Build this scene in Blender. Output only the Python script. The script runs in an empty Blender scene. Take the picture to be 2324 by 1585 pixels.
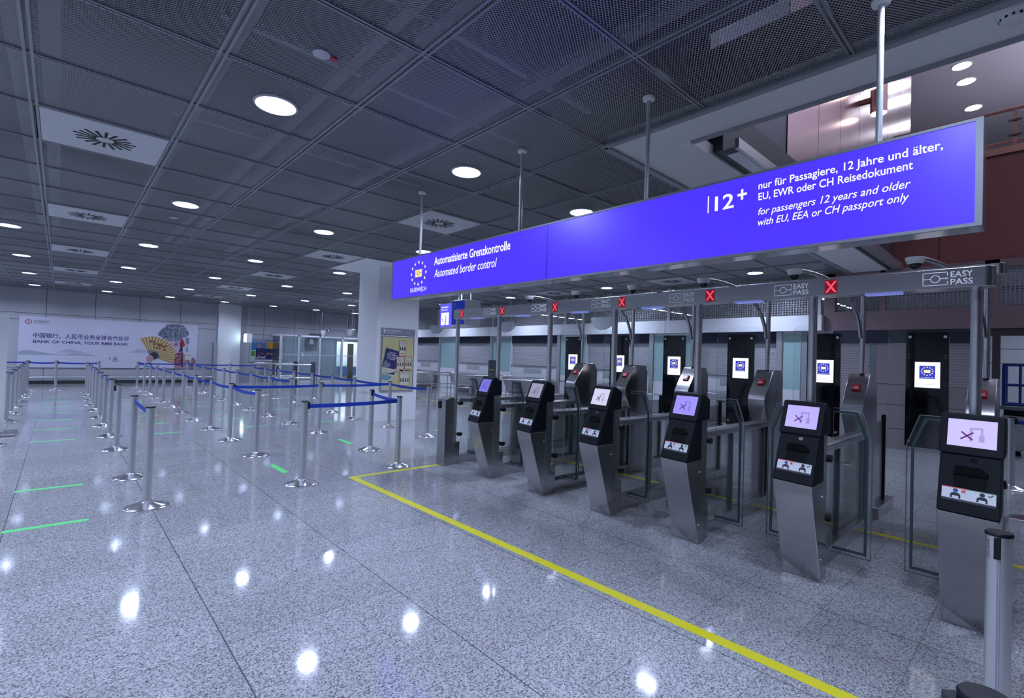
import bpy, math, random
from mathutils import Vector, Matrix, Euler
random.seed(7)
sc = bpy.context.scene
COL = sc.collection
PI = math.pi
# ------------------------------------------------------------------ camera, world, exposure
FPX = 1116.788; RX, RY, RZ = 0.01778, -0.03225, -0.7429
Rm = Matrix.Rotation(RZ, 3, 'Z') @ Matrix.Rotation(RX, 3, 'X') @ Matrix.Rotation(RY, 3, 'Y')
right, fwd, up = Rm @ Vector((1, 0, 0)), Rm @ Vector((0, 1, 0)), Rm @ Vector((0, 0, 1))
cam_d = bpy.data.cameras.new('camera'); cam = bpy.data.objects.new('camera', cam_d); COL.objects.link(cam)
M4 = Matrix((right, up, -fwd)).transposed().to_4x4(); M4.translation = (0, 0, 1.65)
cam.matrix_world = M4
cam_d.sensor_fit = 'HORIZONTAL'; cam_d.sensor_width = 36.0; cam_d.lens = FPX / 2324.0 * 36.0
cam_d.clip_start = 0.05; cam_d.clip_end = 200
sc.camera = cam
w = bpy.data.worlds.new('world'); sc.world = w; w.use_nodes = True
w.node_tree.nodes['Background'].inputs[0].default_value = (0.30, 0.36, 0.55, 1)
w.node_tree.nodes['Background'].inputs[1].default_value = 0.15
vs = sc.view_settings
vs.view_transform = 'Standard'; vs.look = 'None'; vs.gamma = 1.0; vs.exposure = 0.0
try: vs.use_curve_mapping = False
except Exception: pass
cy = sc.cycles
cy.max_bounces = 8; cy.diffuse_bounces = 4; cy.glossy_bounces = 4; cy.transmission_bounces = 4; cy.transparent_max_bounces = 20
cy.sample_clamp_indirect = 5.0; cy.caustics_reflective = False; cy.caustics_refractive = False
LAMP_RADIANCE = 218.0
LAMP_COL = (0.60, 0.70, 1.0)
H = 3.79                                                            # suspended ceiling
GX0, GSX, GY0, GSY = -0.25, 1.042, 3.01, 1.045                        # ceiling module
def gx(j): return GX0 + GSX * j
def gy(i): return GY0 + GSY * i
LR = 0.155
def area_lamp(x, y, z=H - 0.03, k=1.0):
    d = bpy.data.lights.new('unseen_downlight', 'AREA'); d.shape = 'DISK'; d.size = 2 * LR
    d.energy = PI * PI * LR * LR * LAMP_RADIANCE * k; d.color = LAMP_COL; d.spread = math.radians(155)
    o = bpy.data.objects.new('unseen_downlight', d); COL.objects.link(o); o.location = (x, y, z)
for j in (-8.5, -6.5, -4.5, -2.5, -0.5, 1.5):                         # the lamps of the same grid outside the picture
    for i in (-2.5, 1.5, 5.5, 9.5, 13.5, 17.5, 21.5):
        if (j <= -2.5) or (i < 0) or (j == -0.5 and i <= 5.5): area_lamp(gx(j), gy(i))
# unseen lamps added to brighten the upper hall
for x in (7.5, 10.5, 13.5):
    for y in (-5.0, -1.5): area_lamp(x, y, 9.4, 0.9)
for x, y in ((7.6, -1.2), (14.6, -1.2), (8.0, -5.5), (12.0, -5.5), (18.0, -2.0)):   # unseen up-lights added in mid-air to brighten the upper ceiling
    d = bpy.data.lights.new('added_uplight', 'AREA'); d.shape = 'DISK'; d.size = 0.35; d.energy = 75; d.color = (0.86, 0.82, 1.0)
    o = bpy.data.objects.new('added_uplight', d); COL.objects.link(o); o.location = (x, y, 6.9); o.rotation_euler = (PI, 0, 0)
def room_fill_lamp(x, y): area_lamp(x, y, 3.7, 0.7)  # added area lamps that brighten the rooms behind the booth line
for y in (3.0, 7.5, 12.0, 16.5, 21.0): room_fill_lamp(15.2, y)
room_fill_lamp(15.4, -0.6); room_fill_lamp(14.4, -2.6)

# ------------------------------------------------------------------ materials
MATS = {}
def nt(name):
    m = bpy.data.materials.new(name); m.use_nodes = True
    return m, m.node_tree.nodes, m.node_tree.links, m.node_tree.nodes['Principled BSDF']
def mat(name, col, rough=0.5, metal=0.0, emit=None, es=1.0, spec=0.5, bump=0.0, bscale=60, brush=None, vary=0.0):
    if name in MATS: return MATS[name]
    m, N, L, b = nt(name)
    b.inputs['Base Color'].default_value = (*col, 1); b.inputs['Roughness'].default_value = rough
    b.inputs['Metallic'].default_value = metal; b.inputs['Specular IOR Level'].default_value = spec
    if emit:
        b.inputs['Emission Color'].default_value = (*emit, 1); b.inputs['Emission Strength'].default_value = es
    tc = N.new('ShaderNodeTexCoord')
    if vary > 0 or brush:
        no = N.new('ShaderNodeTexNoise'); mp = N.new('ShaderNodeMapping'); L.new(tc.outputs['Object'], mp.inputs[0])
        mp.inputs['Scale'].default_value = brush if brush else (6, 6, 6); L.new(mp.outputs[0], no.inputs['Vector'])
        no.inputs['Scale'].default_value = 1.0; no.inputs['Detail'].default_value = 4
        mr = N.new('ShaderNodeMapRange'); L.new(no.outputs['Fac'], mr.inputs['Value'])
        a = vary if vary else 0.12
        mr.inputs['To Min'].default_value = 1 - a; mr.inputs['To Max'].default_value = 1 + a
        mx = N.new('ShaderNodeVectorMath'); mx.operation = 'SCALE'; mx.inputs[0].default_value = col
        L.new(mr.outputs[0], mx.inputs['Scale']); L.new(mx.outputs[0], b.inputs['Base Color'])
        mr2 = N.new('ShaderNodeMapRange'); L.new(no.outputs['Fac'], mr2.inputs['Value'])
        mr2.inputs['To Min'].default_value = max(0.02, rough - 0.04); mr2.inputs['To Max'].default_value = rough + 0.04
        L.new(mr2.outputs[0], b.inputs['Roughness'])
    if bump > 0:
        no2 = N.new('ShaderNodeTexNoise'); no2.inputs['Scale'].default_value = bscale; L.new(tc.outputs['Object'], no2.inputs['Vector'])
        bp = N.new('ShaderNodeBump'); bp.inputs['Strength'].default_value = bump; bp.inputs['Distance'].default_value = 0.01
        L.new(no2.outputs['Fac'], bp.inputs['Height']); L.new(bp.outputs[0], b.inputs['Normal'])
    MATS[name] = m
    return m
def emis(name, col, s=1.0): return mat(name, (0.01, 0.01, 0.01), 0.3, emit=col, es=s)
def glass(name, tint, refl=1.0, alpha=0.0, acol=(0.5, 0.6, 0.6)):
    if name in MATS: return MATS[name]
    m, N, L, b = nt(name); N.remove(b)
    out = [n for n in N if n.type == 'OUTPUT_MATERIAL'][0]
    t = N.new('ShaderNodeBsdfTransparent'); t.inputs[0].default_value = (*tint, 1)
    g = N.new('ShaderNodeBsdfGlossy'); g.inputs['Roughness'].default_value = 0.02
    fr = N.new('ShaderNodeFresnel'); fr.inputs[0].default_value = 1.45
    mu = N.new('ShaderNodeMath'); mu.operation = 'MULTIPLY'; mu.inputs[1].default_value = refl; L.new(fr.outputs[0], mu.inputs[0])
    mx = N.new('ShaderNodeMixShader'); L.new(mu.outputs[0], mx.inputs[0])
    src = t.outputs[0]
    if alpha > 0:
        d = N.new('ShaderNodeBsdfDiffuse'); d.inputs[0].default_value = (*acol, 1)
        m2 = N.new('ShaderNodeMixShader'); m2.inputs[0].default_value = alpha; L.new(t.outputs[0], m2.inputs[1]); L.new(d.outputs[0], m2.inputs[2]); src = m2.outputs[0]
    L.new(src, mx.inputs[1]); L.new(g.outputs[0], mx.inputs[2]); L.new(mx.outputs[0], out.inputs[0])
    MATS[name] = m
    return m
def mth(N, L, op, a, b=None, c=None):
    n = N.new('ShaderNodeMath'); n.operation = op
    for k, v in enumerate((a, b, c)):
        if v is None: continue
        if isinstance(v, (int, float)): n.inputs[k].default_value = v
        else: L.new(v, n.inputs[k])
    return n.outputs[0]
def floor_mat():
    m, N, L, b = nt('granite_floor')
    tc = N.new('ShaderNodeTexCoord'); P = tc.outputs['Object']
    v = N.new('ShaderNodeTexVoronoi'); v.inputs['Scale'].default_value = 135; L.new(P, v.inputs['Vector'])
    n1 = N.new('ShaderNodeTexNoise'); n1.inputs['Scale'].default_value = 95; n1.inputs['Detail'].default_value = 3; L.new(P, n1.inputs['Vector'])
    n2 = N.new('ShaderNodeTexNoise'); n2.inputs['Scale'].default_value = 0.9; n2.inputs['Detail'].default_value = 2; L.new(P, n2.inputs['Vector'])
    sx = N.new('ShaderNodeSeparateColor'); L.new(v.outputs['Color'], sx.inputs[0])
    s = mth(N, L, 'ADD', mth(N, L, 'MULTIPLY', sx.outputs[0], 0.55), mth(N, L, 'MULTIPLY', n1.outputs['Fac'], 0.75))
    cr = N.new('ShaderNodeValToRGB'); L.new(s, cr.inputs[0])
    e = cr.color_ramp.elements
    e[0].position = 0.30; e[0].color = (0.10, 0.105, 0.115, 1); e[1].position = 0.92; e[1].color = (0.66, 0.67, 0.69, 1)
    k = e.new(0.47); k.color = (0.26, 0.27, 0.28, 1); k = e.new(0.62); k.color = (0.46, 0.465, 0.48, 1)
    sp = N.new('ShaderNodeSeparateXYZ'); L.new(P, sp.inputs[0])
    def joint(c, off, per, wd):
        u = mth(N, L, 'FRACT', mth(N, L, 'DIVIDE', mth(N, L, 'ADD', c, 50 * per - off), per))
        d = mth(N, L, 'ABSOLUTE', mth(N, L, 'SUBTRACT', u, 0.5))
        return mth(N, L, 'GREATER_THAN', d, 0.5 - wd / per / 2)
    jx = joint(sp.outputs[0], 0.745, 1.05, 0.007); jy = joint(sp.outputs[1], 2.055, 0.515, 0.0045)
    j = mth(N, L, 'MAXIMUM', mth(N, L, 'MULTIPLY', jx, 0.80), mth(N, L, 'MULTIPLY', jy, 0.55))
    fx = mth(N, L, 'FLOOR', mth(N, L, 'DIVIDE', mth(N, L, 'ADD', sp.outputs[0], 52.5 - .745), 1.05))
    fy = mth(N, L, 'FLOOR', mth(N, L, 'DIVIDE', mth(N, L, 'ADD', sp.outputs[1], 51.5 - 2.055), 0.515))
    cx = N.new('ShaderNodeCombineXYZ'); L.new(fx, cx.inputs[0]); L.new(fy, cx.inputs[1])
    wn = N.new('ShaderNodeTexWhiteNoise'); wn.noise_dimensions = '2D'; L.new(cx.outputs[0], wn.inputs['Vector'])
    tone = mth(N, L, 'ADD', mth(N, L, 'MULTIPLY', wn.outputs['Value'], 0.10), mth(N, L, 'ADD', mth(N, L, 'MULTIPLY', n2.outputs['Fac'], 0.14), 0.66))
    sc1 = N.new('ShaderNodeVectorMath'); sc1.operation = 'SCALE'; L.new(cr.outputs[0], sc1.inputs[0]); L.new(tone, sc1.inputs['Scale'])
    mx = N.new('ShaderNodeMix'); mx.data_type = 'RGBA'; L.new(j, mx.inputs[0]); L.new(sc1.outputs[0], mx.inputs[6]); mx.inputs[7].default_value = (0.05, 0.05, 0.06, 1)
    L.new(mx.outputs[2], b.inputs['Base Color'])
    L.new(mth(N, L, 'ADD', mth(N, L, 'MULTIPLY', n2.outputs['Fac'], 0.04), 0.055), b.inputs['Roughness'])
    b.inputs['Specular IOR Level'].default_value = 0.6
    return m
def mesh_ceiling_mat():
    """expanded-metal panels: grey metal strands round lens-shaped openings"""
    m, N, L, b = nt('expanded_metal')
    out = [n for n in N if n.type == 'OUTPUT_MATERIAL'][0]
    tc = N.new('ShaderNodeTexCoord'); sp = N.new('ShaderNodeSeparateXYZ'); L.new(tc.outputs['Object'], sp.inputs[0])
    kx, ky = 2 * PI / 0.036, 2 * PI / 0.022
    a = mth(N, L, 'SINE', mth(N, L, 'ADD', mth(N, L, 'MULTIPLY', sp.outputs[0], kx / 2), mth(N, L, 'MULTIPLY', sp.outputs[1], ky / 2)))
    c = mth(N, L, 'SINE', mth(N, L, 'SUBTRACT', mth(N, L, 'MULTIPLY', sp.outputs[0], kx / 2), mth(N, L, 'MULTIPLY', sp.outputs[1], ky / 2)))
    hole = mth(N, L, 'GREATER_THAN', mth(N, L, 'MULTIPLY', a, c), 0.22)
    hole2 = mth(N, L, 'LESS_THAN', mth(N, L, 'MULTIPLY', a, c), -0.22)
    hh = mth(N, L, 'MAXIMUM', hole, hole2)
    t = N.new('ShaderNodeBsdfTransparent'); mx = N.new('ShaderNodeMixShader'); L.new(hh, mx.inputs[0])
    b.inputs['Base Color'].default_value = (0.33, 0.335, 0.355, 1); b.inputs['Metallic'].default_value = 0.25; b.inputs['Roughness'].default_value = 0.42
    L.new(b.outputs[0], mx.inputs[1]); L.new(t.outputs[0], mx.inputs[2]); L.new(mx.outputs[0], out.inputs[0])
    return m
def wall_panel_mat(name, col, rough=0.35, seams=(), axis=0, metal=0.0, per=None, off=0.0, hz=(), vary=0.03, lw=0.018):
    """painted panels with thin dark joints; per/off: joints along the wall, hz: joint heights"""
    m, N, L, b = nt(name)
    tc = N.new('ShaderNodeTexCoord'); sp = N.new('ShaderNodeSeparateXYZ'); L.new(tc.outputs['Object'], sp.inputs[0])
    j = None
    if per:
        u = mth(N, L, 'FRACT', mth(N, L, 'DIVIDE', mth(N, L, 'ADD', sp.outputs[axis], 50 * per - off), per))
        j = mth(N, L, 'GREATER_THAN', mth(N, L, 'ABSOLUTE', mth(N, L, 'SUBTRACT', u, 0.5)), 0.5 - lw / per / 2)
    for z in hz:
        h = mth(N, L, 'LESS_THAN', mth(N, L, 'ABSOLUTE', mth(N, L, 'SUBTRACT', sp.outputs[2], z)), lw / 2)
        j = h if j is None else mth(N, L, 'MAXIMUM', j, h)
    no = N.new('ShaderNodeTexNoise'); no.inputs['Scale'].default_value = 1.3; L.new(tc.outputs['Object'], no.inputs['Vector'])
    s = mth(N, L, 'ADD', mth(N, L, 'MULTIPLY', no.outputs['Fac'], vary * 2), 1 - vary)
    v = N.new('ShaderNodeVectorMath'); v.operation = 'SCALE'; v.inputs[0].default_value = col; L.new(s, v.inputs['Scale'])
    mx = N.new('ShaderNodeMix'); mx.data_type = 'RGBA'
    if j is not None: L.new(j, mx.inputs[0])
    else: mx.inputs[0].default_value = 0
    L.new(v.outputs[0], mx.inputs[6]); mx.inputs[7].default_value = (*[q * 0.18 for q in col], 1)
    L.new(mx.outputs[2], b.inputs['Base Color']); b.inputs['Roughness'].default_value = rough; b.inputs['Metallic'].default_value = metal
    return m
STEEL = mat('brushed_steel', (0.47, 0.465, 0.47), 0.24, 1.0, brush=(60, 60, 2.5), vary=0.05)
STEELH = mat('brushed_steel_along', (0.58, 0.58, 0.595), 0.27, 1.0)
POLE = mat('pole_steel', (0.66, 0.66, 0.68), 0.33, 1.0)
CHROME = mat('polished_chrome', (0.86, 0.87, 0.89), 0.19, 1.0)
ALU = mat('anodised_aluminium', (0.66, 0.67, 0.69), 0.30, 0.85)
ALUF = mat('sign_frame_aluminium', (0.52, 0.54, 0.57), 0.20, 0.85)
BLACK = mat('black_plastic', (0.007, 0.008, 0.010), 0.42, spec=0.3)
KIOSKB = mat('kiosk_black', (0.007, 0.009, 0.013), 0.5, spec=0.13)
SLOTB = mat('deep_black', (0.001, 0.001, 0.0012), 0.7, spec=0.08)
GLOSSB = mat('glossy_black', (0.006, 0.007, 0.010), 0.06)
WHITE = mat('white_paint', (0.74, 0.75, 0.76), 0.45, vary=0.02)
SOFFIT = mat('soffit_white', (0.84, 0.85, 0.86), 0.5, vary=0.02)
GREYP = mat('grey_paint', (0.30, 0.31, 0.33), 0.4)
DARKG = mat('dark_grey', (0.055, 0.06, 0.068), 0.45)
BELT = mat('blue_belt', (0.004, 0.042, 0.40), 0.55, bump=0.15, bscale=900)
YEL = mat('yellow_tape', (0.72, 0.66, 0.015), 0.5, bump=0.05, bscale=50)
GRN = mat('green_tape', (0.11, 0.72, 0.20), 0.5)
PINK = mat('pink_cladding', (0.27, 0.19, 0.205), 0.35, metal=0.25, vary=0.05)
REDW = wall_panel_mat('red_brown_cladding', (0.22, 0.075, 0.075), 0.5, per=2.6, off=1.5, axis=1)
COPPER = mat('copper_sheet', (0.60, 0.44, 0.46), 0.24, 1.0, brush=(1.2, 1.2, 5), vary=0.10)
GLASS = glass('clear_glass', (0.968, 0.985, 0.982), 0.7)
GLASSG = glass('green_glass', (0.88, 0.96, 0.94), 0.9, 0.60, (0.55, 0.80, 0.79))
GLASSE = mat('glass_edge_band', (0.022, 0.048, 0.055), 0.35)
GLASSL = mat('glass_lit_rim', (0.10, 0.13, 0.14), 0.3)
TRIM = mat('rail_metal', (0.27, 0.28, 0.30), 0.38, 0.5)
REDB = mat('red_plastic', (0.42, 0.012, 0.02), 0.35)

# ------------------------------------------------------------------ mesh builder
class MB:
    def __init__(s): s.v = []; s.f = []
    def add(s, vs, fs):
        o = len(s.v); s.v += [tuple(p) for p in vs]; s.f += [[i + o for i in f] for f in fs]; return s
    def box(s, x0, x1, y0, y1, z0, z1):
        return s.add([(x, y, z) for x in (x0, x1) for y in (y0, y1) for z in (z0, z1)],
                     [(0, 1, 3, 2), (4, 6, 7, 5), (0, 4, 5, 1), (2, 3, 7, 6), (0, 2, 6, 4), (1, 5, 7, 3)])
    def cbox(s, c, d): return s.box(c[0] - d[0] / 2, c[0] + d[0] / 2, c[1] - d[1] / 2, c[1] + d[1] / 2, c[2] - d[2] / 2, c[2] + d[2] / 2)
    def hull2(s, A, B):
        """two matching loops joined into a closed solid"""
        n = len(A)
        return s.add(list(A) + list(B), [list(range(n))[::-1], list(range(n, 2 * n))] + [(i, (i + 1) % n, n + (i + 1) % n, n + i) for i in range(n)])
    def prism(s, poly, axis, a, b, sh=0.0):
        """poly in the other two axes (in xyz order) pushed from a to b along axis"""
        def P(u, v, t):
            return [(t, u, v), (u, t, v), (u, v, t)][axis]
        return s.hull2([P(u, v, a) for u, v in poly], [P(u, v, b) for u, v in poly])
    def tube(s, pts, r, n=12, cap=True):
        pts = [Vector(p) for p in pts]; rings = []; prev = None
        for i, p in enumerate(pts):
            d = (pts[min(i + 1, len(pts) - 1)] - pts[max(i - 1, 0)]).normalized()
            if prev is None:
                a = Vector((0, 0, 1)) if abs(d.z) < 0.9 else Vector((1, 0, 0))
                u = d.cross(a).normalized()
            else:
                u = (prev - d * prev.dot(d)).normalized()
            prev = u; vv = d.cross(u); rr = r[i] if isinstance(r, (list, tuple)) else r
            rings.append([p + (u * math.cos(2 * PI * k / n) + vv * math.sin(2 * PI * k / n)) * rr for k in range(n)])
        vs = [q for R in rings for q in R]; fs = []
        for i in range(len(rings) - 1):
            for k in range(n):
                fs.append((i * n + k, i * n + (k + 1) % n, (i + 1) * n + (k + 1) % n, (i + 1) * n + k))
        if cap: fs += [list(range(n))[::-1], list(range((len(rings) - 1) * n, len(rings) * n))]
        return s.add(vs, fs)
    def lathe(s, prof, c=(0, 0, 0), n=32):
        vs = [(c[0] + r * math.cos(2 * PI * k / n), c[1] + r * math.sin(2 * PI * k / n), c[2] + z) for r, z in prof for k in range(n)]; fs = []
        for i in range(len(prof) - 1):
            for k in range(n): fs.append((i * n + k, i * n + (k + 1) % n, (i + 1) * n + (k + 1) % n, (i + 1) * n + k))
        fs += [list(range(n))[::-1], list(range((len(prof) - 1) * n, len(prof) * n))]
        return s.add(vs, fs)
    def poly(s, pts): return s.add(pts, [list(range(len(pts)))])
    def quad(s, a, b, c, d): return s.add([a, b, c, d], [(0, 1, 2, 3)])
    def build(s, name, m, parent=None, smooth=False, bevel=0, world=True):
        me = bpy.data.meshes.new(name); off = Vector((0, 0, 0))
        if parent is not None and world:
            p = parent
            while p is not None: off += p.location; p = p.parent
        me.from_pydata([tuple(Vector(q) - off) for q in s.v], [], s.f); me.update()
        import bmesh
        bm = bmesh.new(); bm.from_mesh(me); bmesh.ops.recalc_face_normals(bm, faces=bm.faces); bm.to_mesh(me); bm.free()
        me.materials.append(m)
        if smooth:
            me.shade_smooth()
            try: me.set_sharp_from_angle(angle=math.radians(38))
            except Exception: pass
        o = bpy.data.objects.new(name, me); COL.objects.link(o)
        if parent is not None: o.parent = parent
        if bevel:
            bv = o.modifiers.new('edge', 'BEVEL'); bv.width = bevel; bv.segments = 2; bv.limit_method = 'ANGLE'; bv.angle_limit = math.radians(40)
        return o
class Flat(MB):
    """marks laid on a surface: (u,v) on the plane O + u*U + v*V, lifted along the normal"""
    def __init__(s, O, U, V, lift=0.002):
        super().__init__(); s.U = Vector(U); s.V = Vector(V); s.O = Vector(O) + s.U.cross(s.V).normalized() * lift
    def P(s, u, v): return s.O + s.U * u + s.V * v
    def pl(s, pts): return s.add([s.P(u, v) for u, v in pts], [list(range(len(pts)))])
    def rect(s, u0, u1, v0, v1): return s.pl([(u0, v0), (u1, v0), (u1, v1), (u0, v1)])
    def line(s, a, b, wd):
        a, b = Vector(a), Vector(b); d = (b - a).normalized(); n = Vector((-d.y, d.x)) * wd / 2
        return s.pl([a - n, b - n, b + n, a + n])
    def ring(s, c, r0, r1, n=28, asp=1.0):
        vs = [s.P(c[0] + r * math.cos(2 * PI * k / n) * asp, c[1] + r * math.sin(2 * PI * k / n)) for r in (r0, r1) for k in range(n)]
        return s.add(vs, [(k, (k + 1) % n, n + (k + 1) % n, n + k) for k in range(n)])
    def disc(s, c, r, n=20, asp=1.0): return s.pl([(c[0] + r * math.cos(2 * PI * k / n) * asp, c[1] + r * math.sin(2 * PI * k / n)) for k in range(n)])
    def star(s, c, r):
        return s.pl([(c[0] + (r if k % 2 == 0 else r * 0.42) * math.sin(PI * k / 5), c[1] + (r if k % 2 == 0 else r * 0.42) * math.cos(PI * k / 5)) for k in range(10)])
    def text(s, t, u, v, cap, width=None, shear=0.0, bold=0.0):
        cu = bpy.data.curves.new('t', 'FONT'); cu.body = t; cu.size = 1.0; cu.resolution_u = 3; cu.shear = shear; cu.offset = bold
        ob = bpy.data.objects.new('t', cu); me = bpy.data.meshes.new_from_object(ob)
        k = cap / 0.72
        if len(me.vertices):
            xs = [q.co.x for q in me.vertices]; x0, x1 = min(xs), max(xs)
            kx = width / (x1 - x0) if width else k
            s.add([s.P(u + (q.co.x - x0) * kx, v + q.co.y * k) for q in me.vertices], [list(p.vertices) for p in me.polygons])
        bpy.data.meshes.remove(me); bpy.data.objects.remove(ob); bpy.data.curves.remove(cu)
        return s
def rrect(x0, x1, y0, y1, r, n=5, corners=(1, 1, 1, 1)):
    P = []
    for (cx, cyy, a0, on, px, py) in ((x1 - r, y1 - r, 0, corners[0], x1, y1), (x0 + r, y1 - r, 90, corners[1], x0, y1), (x0 + r, y0 + r, 180, corners[2], x0, y0), (x1 - r, y0 + r, 270, corners[3], x1, y0)):
        if on: P += [(cx + r * math.cos(math.radians(a0 + 90 * k / n)), cyy + r * math.sin(math.radians(a0 + 90 * k / n))) for k in range(n + 1)]
        else: P.append((px, py))
    return P
def tag(o, label, cat, group=None):
    o['label'] = label; o['category'] = cat
    if group: o['group'] = group
    return o
def thing(name, label, cat, loc=(0, 0, 0), group=None):
    o = bpy.data.objects.new(name, None); COL.objects.link(o); o.location = loc; o.empty_display_size = 0.1
    return tag(o, label, cat, group)
def struct(name, mb, m, parent=None, **k):
    o = mb.build(name, m, parent, **k); o['kind'] = 'structure'; return o
def copy_tree(o, parent=None):
    c = o.copy(); COL.objects.link(c)
    if parent is not None: c.parent = parent
    for ch in list(o.children): copy_tree(ch, c)
    return c
ORD = ['first', 'second', 'third', 'fourth', 'fifth', 'sixth', 'seventh', 'eighth', 'ninth', 'tenth', 'eleventh', 'twelfth']
XN = dict(U=(0, -1, 0), V=(0, 0, 1))                                   # a face looking towards -x: u runs towards -y
YN = dict(U=(1, 0, 0), V=(0, 0, 1))                                    # a face looking towards -y

# ================================================================== THE SETTING
X0, X1R, Y0, Y1 = -10.5, 13.0, -12.5, 27.2
struct('floor', MB().box(X0, 26, Y0, 29.5, -0.12, 0.0), floor_mat())
VX, VY = 4.39, 2.33                                                    # edge of the opening to the upper hall
L4, C0 = gx(4), gy(0)
# suspended mesh ceiling, with the opening left out
cm = MB()
LAMP_CELLS = set()
for j in (-0.5, 1.5, 3.5, 5.5, 7.5, 9.5, 11.5):
    for i in (21.5, 17.5, 13.5, 9.5, 5.5, 1.5, -2.5):
        if (j == -0.5 and i <= 5.5) or (j == 1.5 and i < 0) or (j >= 5.5 and i < 0): continue
        LAMP_CELLS.add((j, i))
VENTS = ((0.5, 'first', (19.5, 15.5, 11.5, 7.5, 3.5)), (4.5, 'second', (19.5, 15.5, 11.5, 7.5, 3.5)), (8.5, 'third', (15.5, 11.5, 7.5, 3.5)), (11.5, 'fourth', (7.5, 3.5)))
VENT_CELLS = {(j, i) for j, _, ii in VENTS for i in ii}
NX0, NY0 = -10, -15
for jc in range(NX0, 13):
    for ic in range(NY0, 24):
        x0, x1, y0, y1 = gx(jc), min(gx(jc + 1), 13.0), gy(ic), min(gy(ic + 1), 27.2)
        if jc >= 4 and ic < 0: continue
        if x1 <= x0 or y1 <= y0 or (jc + .5, ic + .5) in VENT_CELLS: continue
        for zz in (H, H + 0.013):
            if (jc + .5, ic + .5) in LAMP_CELLS:
                cx_, cy_ = gx(jc + .5), gy(ic + .5); C_, S_ = [], []
                for k in range(32):
                    a_ = 2 * PI * k / 32; c_, s_ = math.cos(a_), math.sin(a_); m_ = max(abs(c_), abs(s_))
                    C_.append((cx_ + (LR + .004) * c_, cy_ + (LR + .004) * s_, zz)); S_.append((cx_ + GSX / 2 * c_ / m_, cy_ + GSY / 2 * s_ / m_, zz))
                cm.add(C_ + S_, [(k, (k + 1) % 32, 32 + (k + 1) % 32, 32 + k) for k in range(32)])
            else: cm.quad((x0, y0, zz), (x1, y0, zz), (x1, y1, zz), (x0, y1, zz))
struct('ceiling', cm, mesh_ceiling_mat())
gr = MB()
def rails(a0, a1, c, along):
    for s in (-1, 1):
        q = c + s * (0.021 if along == 'y' else 0.015)
        if along == 'y': gr.box(q - 0.010, q + 0.010, a0, a1, H - 0.010, H + 0.012)
        else: gr.box(a0, a1, q - 0.008, q + 0.008, H - 0.0101, H + 0.0119)
for j in range(-9, 13):
    x = gx(j)
    if j <= 4: rails(Y0, 27.2, x, 'y')
    else: rails(C0, 27.2, x, 'y')
for i in range(-14, 24):
    y = gy(i)
    if i >= 0: rails(X0, 13.0, y, 'x')
    else: rails(X0, L4, y, 'x')
struct('ceiling_grid', gr, TRIM)
pl = MB()
pl.box(X0, L4 + 0.4, Y0, 27.2, 4.70, 4.75); pl.box(L4 + 0.4, 13, VY + 0.12, 27.2, 4.70, 4.75)
struct('ceiling_slab', pl, mat('slab_dark', (0.028, 0.03, 0.036), 0.8))
bm_ = MB()
for j in range(-1, 4):                                                 # service channels seen through the mesh, over the rails
    x = gx(j); bm_.box(x + 0.05, x + 0.17, C0 - 3.2, 14, 4.02, 4.10)
    if j % 2 == 0: bm_.box(x - 0.16, x - 0.06, C0 - 3.2, 14, 4.05, 4.12)
for i in (0, 1, 3): bm_.box(gx(1), gx(3.9), gy(i) + 0.07, gy(i) + 0.13, 4.11, 4.16)
struct('ceiling_channels', bm_, mat('channel_grey', (0.26, 0.265, 0.27), 0.55))
# white soffit round the opening
so = MB(); so.box(L4 + 0.02, VX, Y0, VY, H - 0.006, H + 0.10); so.box(L4 + 0.02, 13.0, VY, C0 - 0.03, H - 0.006, H + 0.10)
struct('ceiling_soffit', so, SOFFIT)
tr = MB(); tr.box(L4 - 0.03, L4 + 0.03, Y0, C0, H - 0.03, H + 0.03); tr.box(L4, 13, C0 - 0.045, C0 + 0.03, H - 0.03, H + 0.03)
tr.box(VX - 0.015, VX + 0.03, Y0, VY, H - 0.028, H + 0.03)
struct('trim_1', tr, GREYP)
fa = MB(); fa.box(VX + .45, 13.0, VY - 0.10, VY + 0.02, H + 0.02, 4.32); fa.box(VX, VX + 0.10, Y0, VY - 0.10, H + 0.08, 4.6)
struct('trim_2', fa, DARKG)
lip = MB(); lip.box(VX + .55, 13.0, VY - 0.22, VY - 0.10, H - 0.005, H + 0.06); lip.box(VX + .45, 13.0, VY - .26, VY - .22, H + 0.0, H + 0.10)
struct('trim_3', lip, ALU)
blk = MB(); blk.box(VX + 0.02, VX + 0.30, VY - 0.02, VY + 0.12, H - 0.04, H + 0.0)
struct('trim_4', blk, SOFFIT)
# upper hall behind and above the opening
UZ = 9.6
struct('ceiling_upper', MB().box(-4, 27, Y0, 7, UZ, UZ + 0.1), mat('upper_white', (0.62, 0.60, 0.66), 0.6))
cw = MB()
xs = [7.0, 8.28, 9.4, 10.6, 11.75, 12.9, 14.1, 15.4]
for a, b in zip(xs[:-1], xs[1:]): cw.box(a + 0.008, b - 0.008, 2.36, 2.5, 3.9, UZ - .02)
struct('wall_copper', cw, COPPER)
struct('wall_upper_panel', MB().box(4.95, 6.99, 2.37, 2.5, 3.9, UZ - .02), mat('slate_panel', (0.10, 0.11, 0.16), 0.4, 0.3))
struct('trim_5', MB().box(4.6, 4.95, 2.35, 2.5, 3.9, UZ - .02).box(4.62, 4.7, 2.28, 2.36, 4.0, 6.2), DARKG)
struct('wall_right', MB().box(13.0, 13.25, Y0, 2.55, 3.80, 5.80), REDW)
struct('trim_6', MB().box(12.96, 13.3, Y0, 2.36, 5.80, 5.93), mat('copper_trim', (0.55, 0.27, 0.22), 0.4, 0.6))
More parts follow.
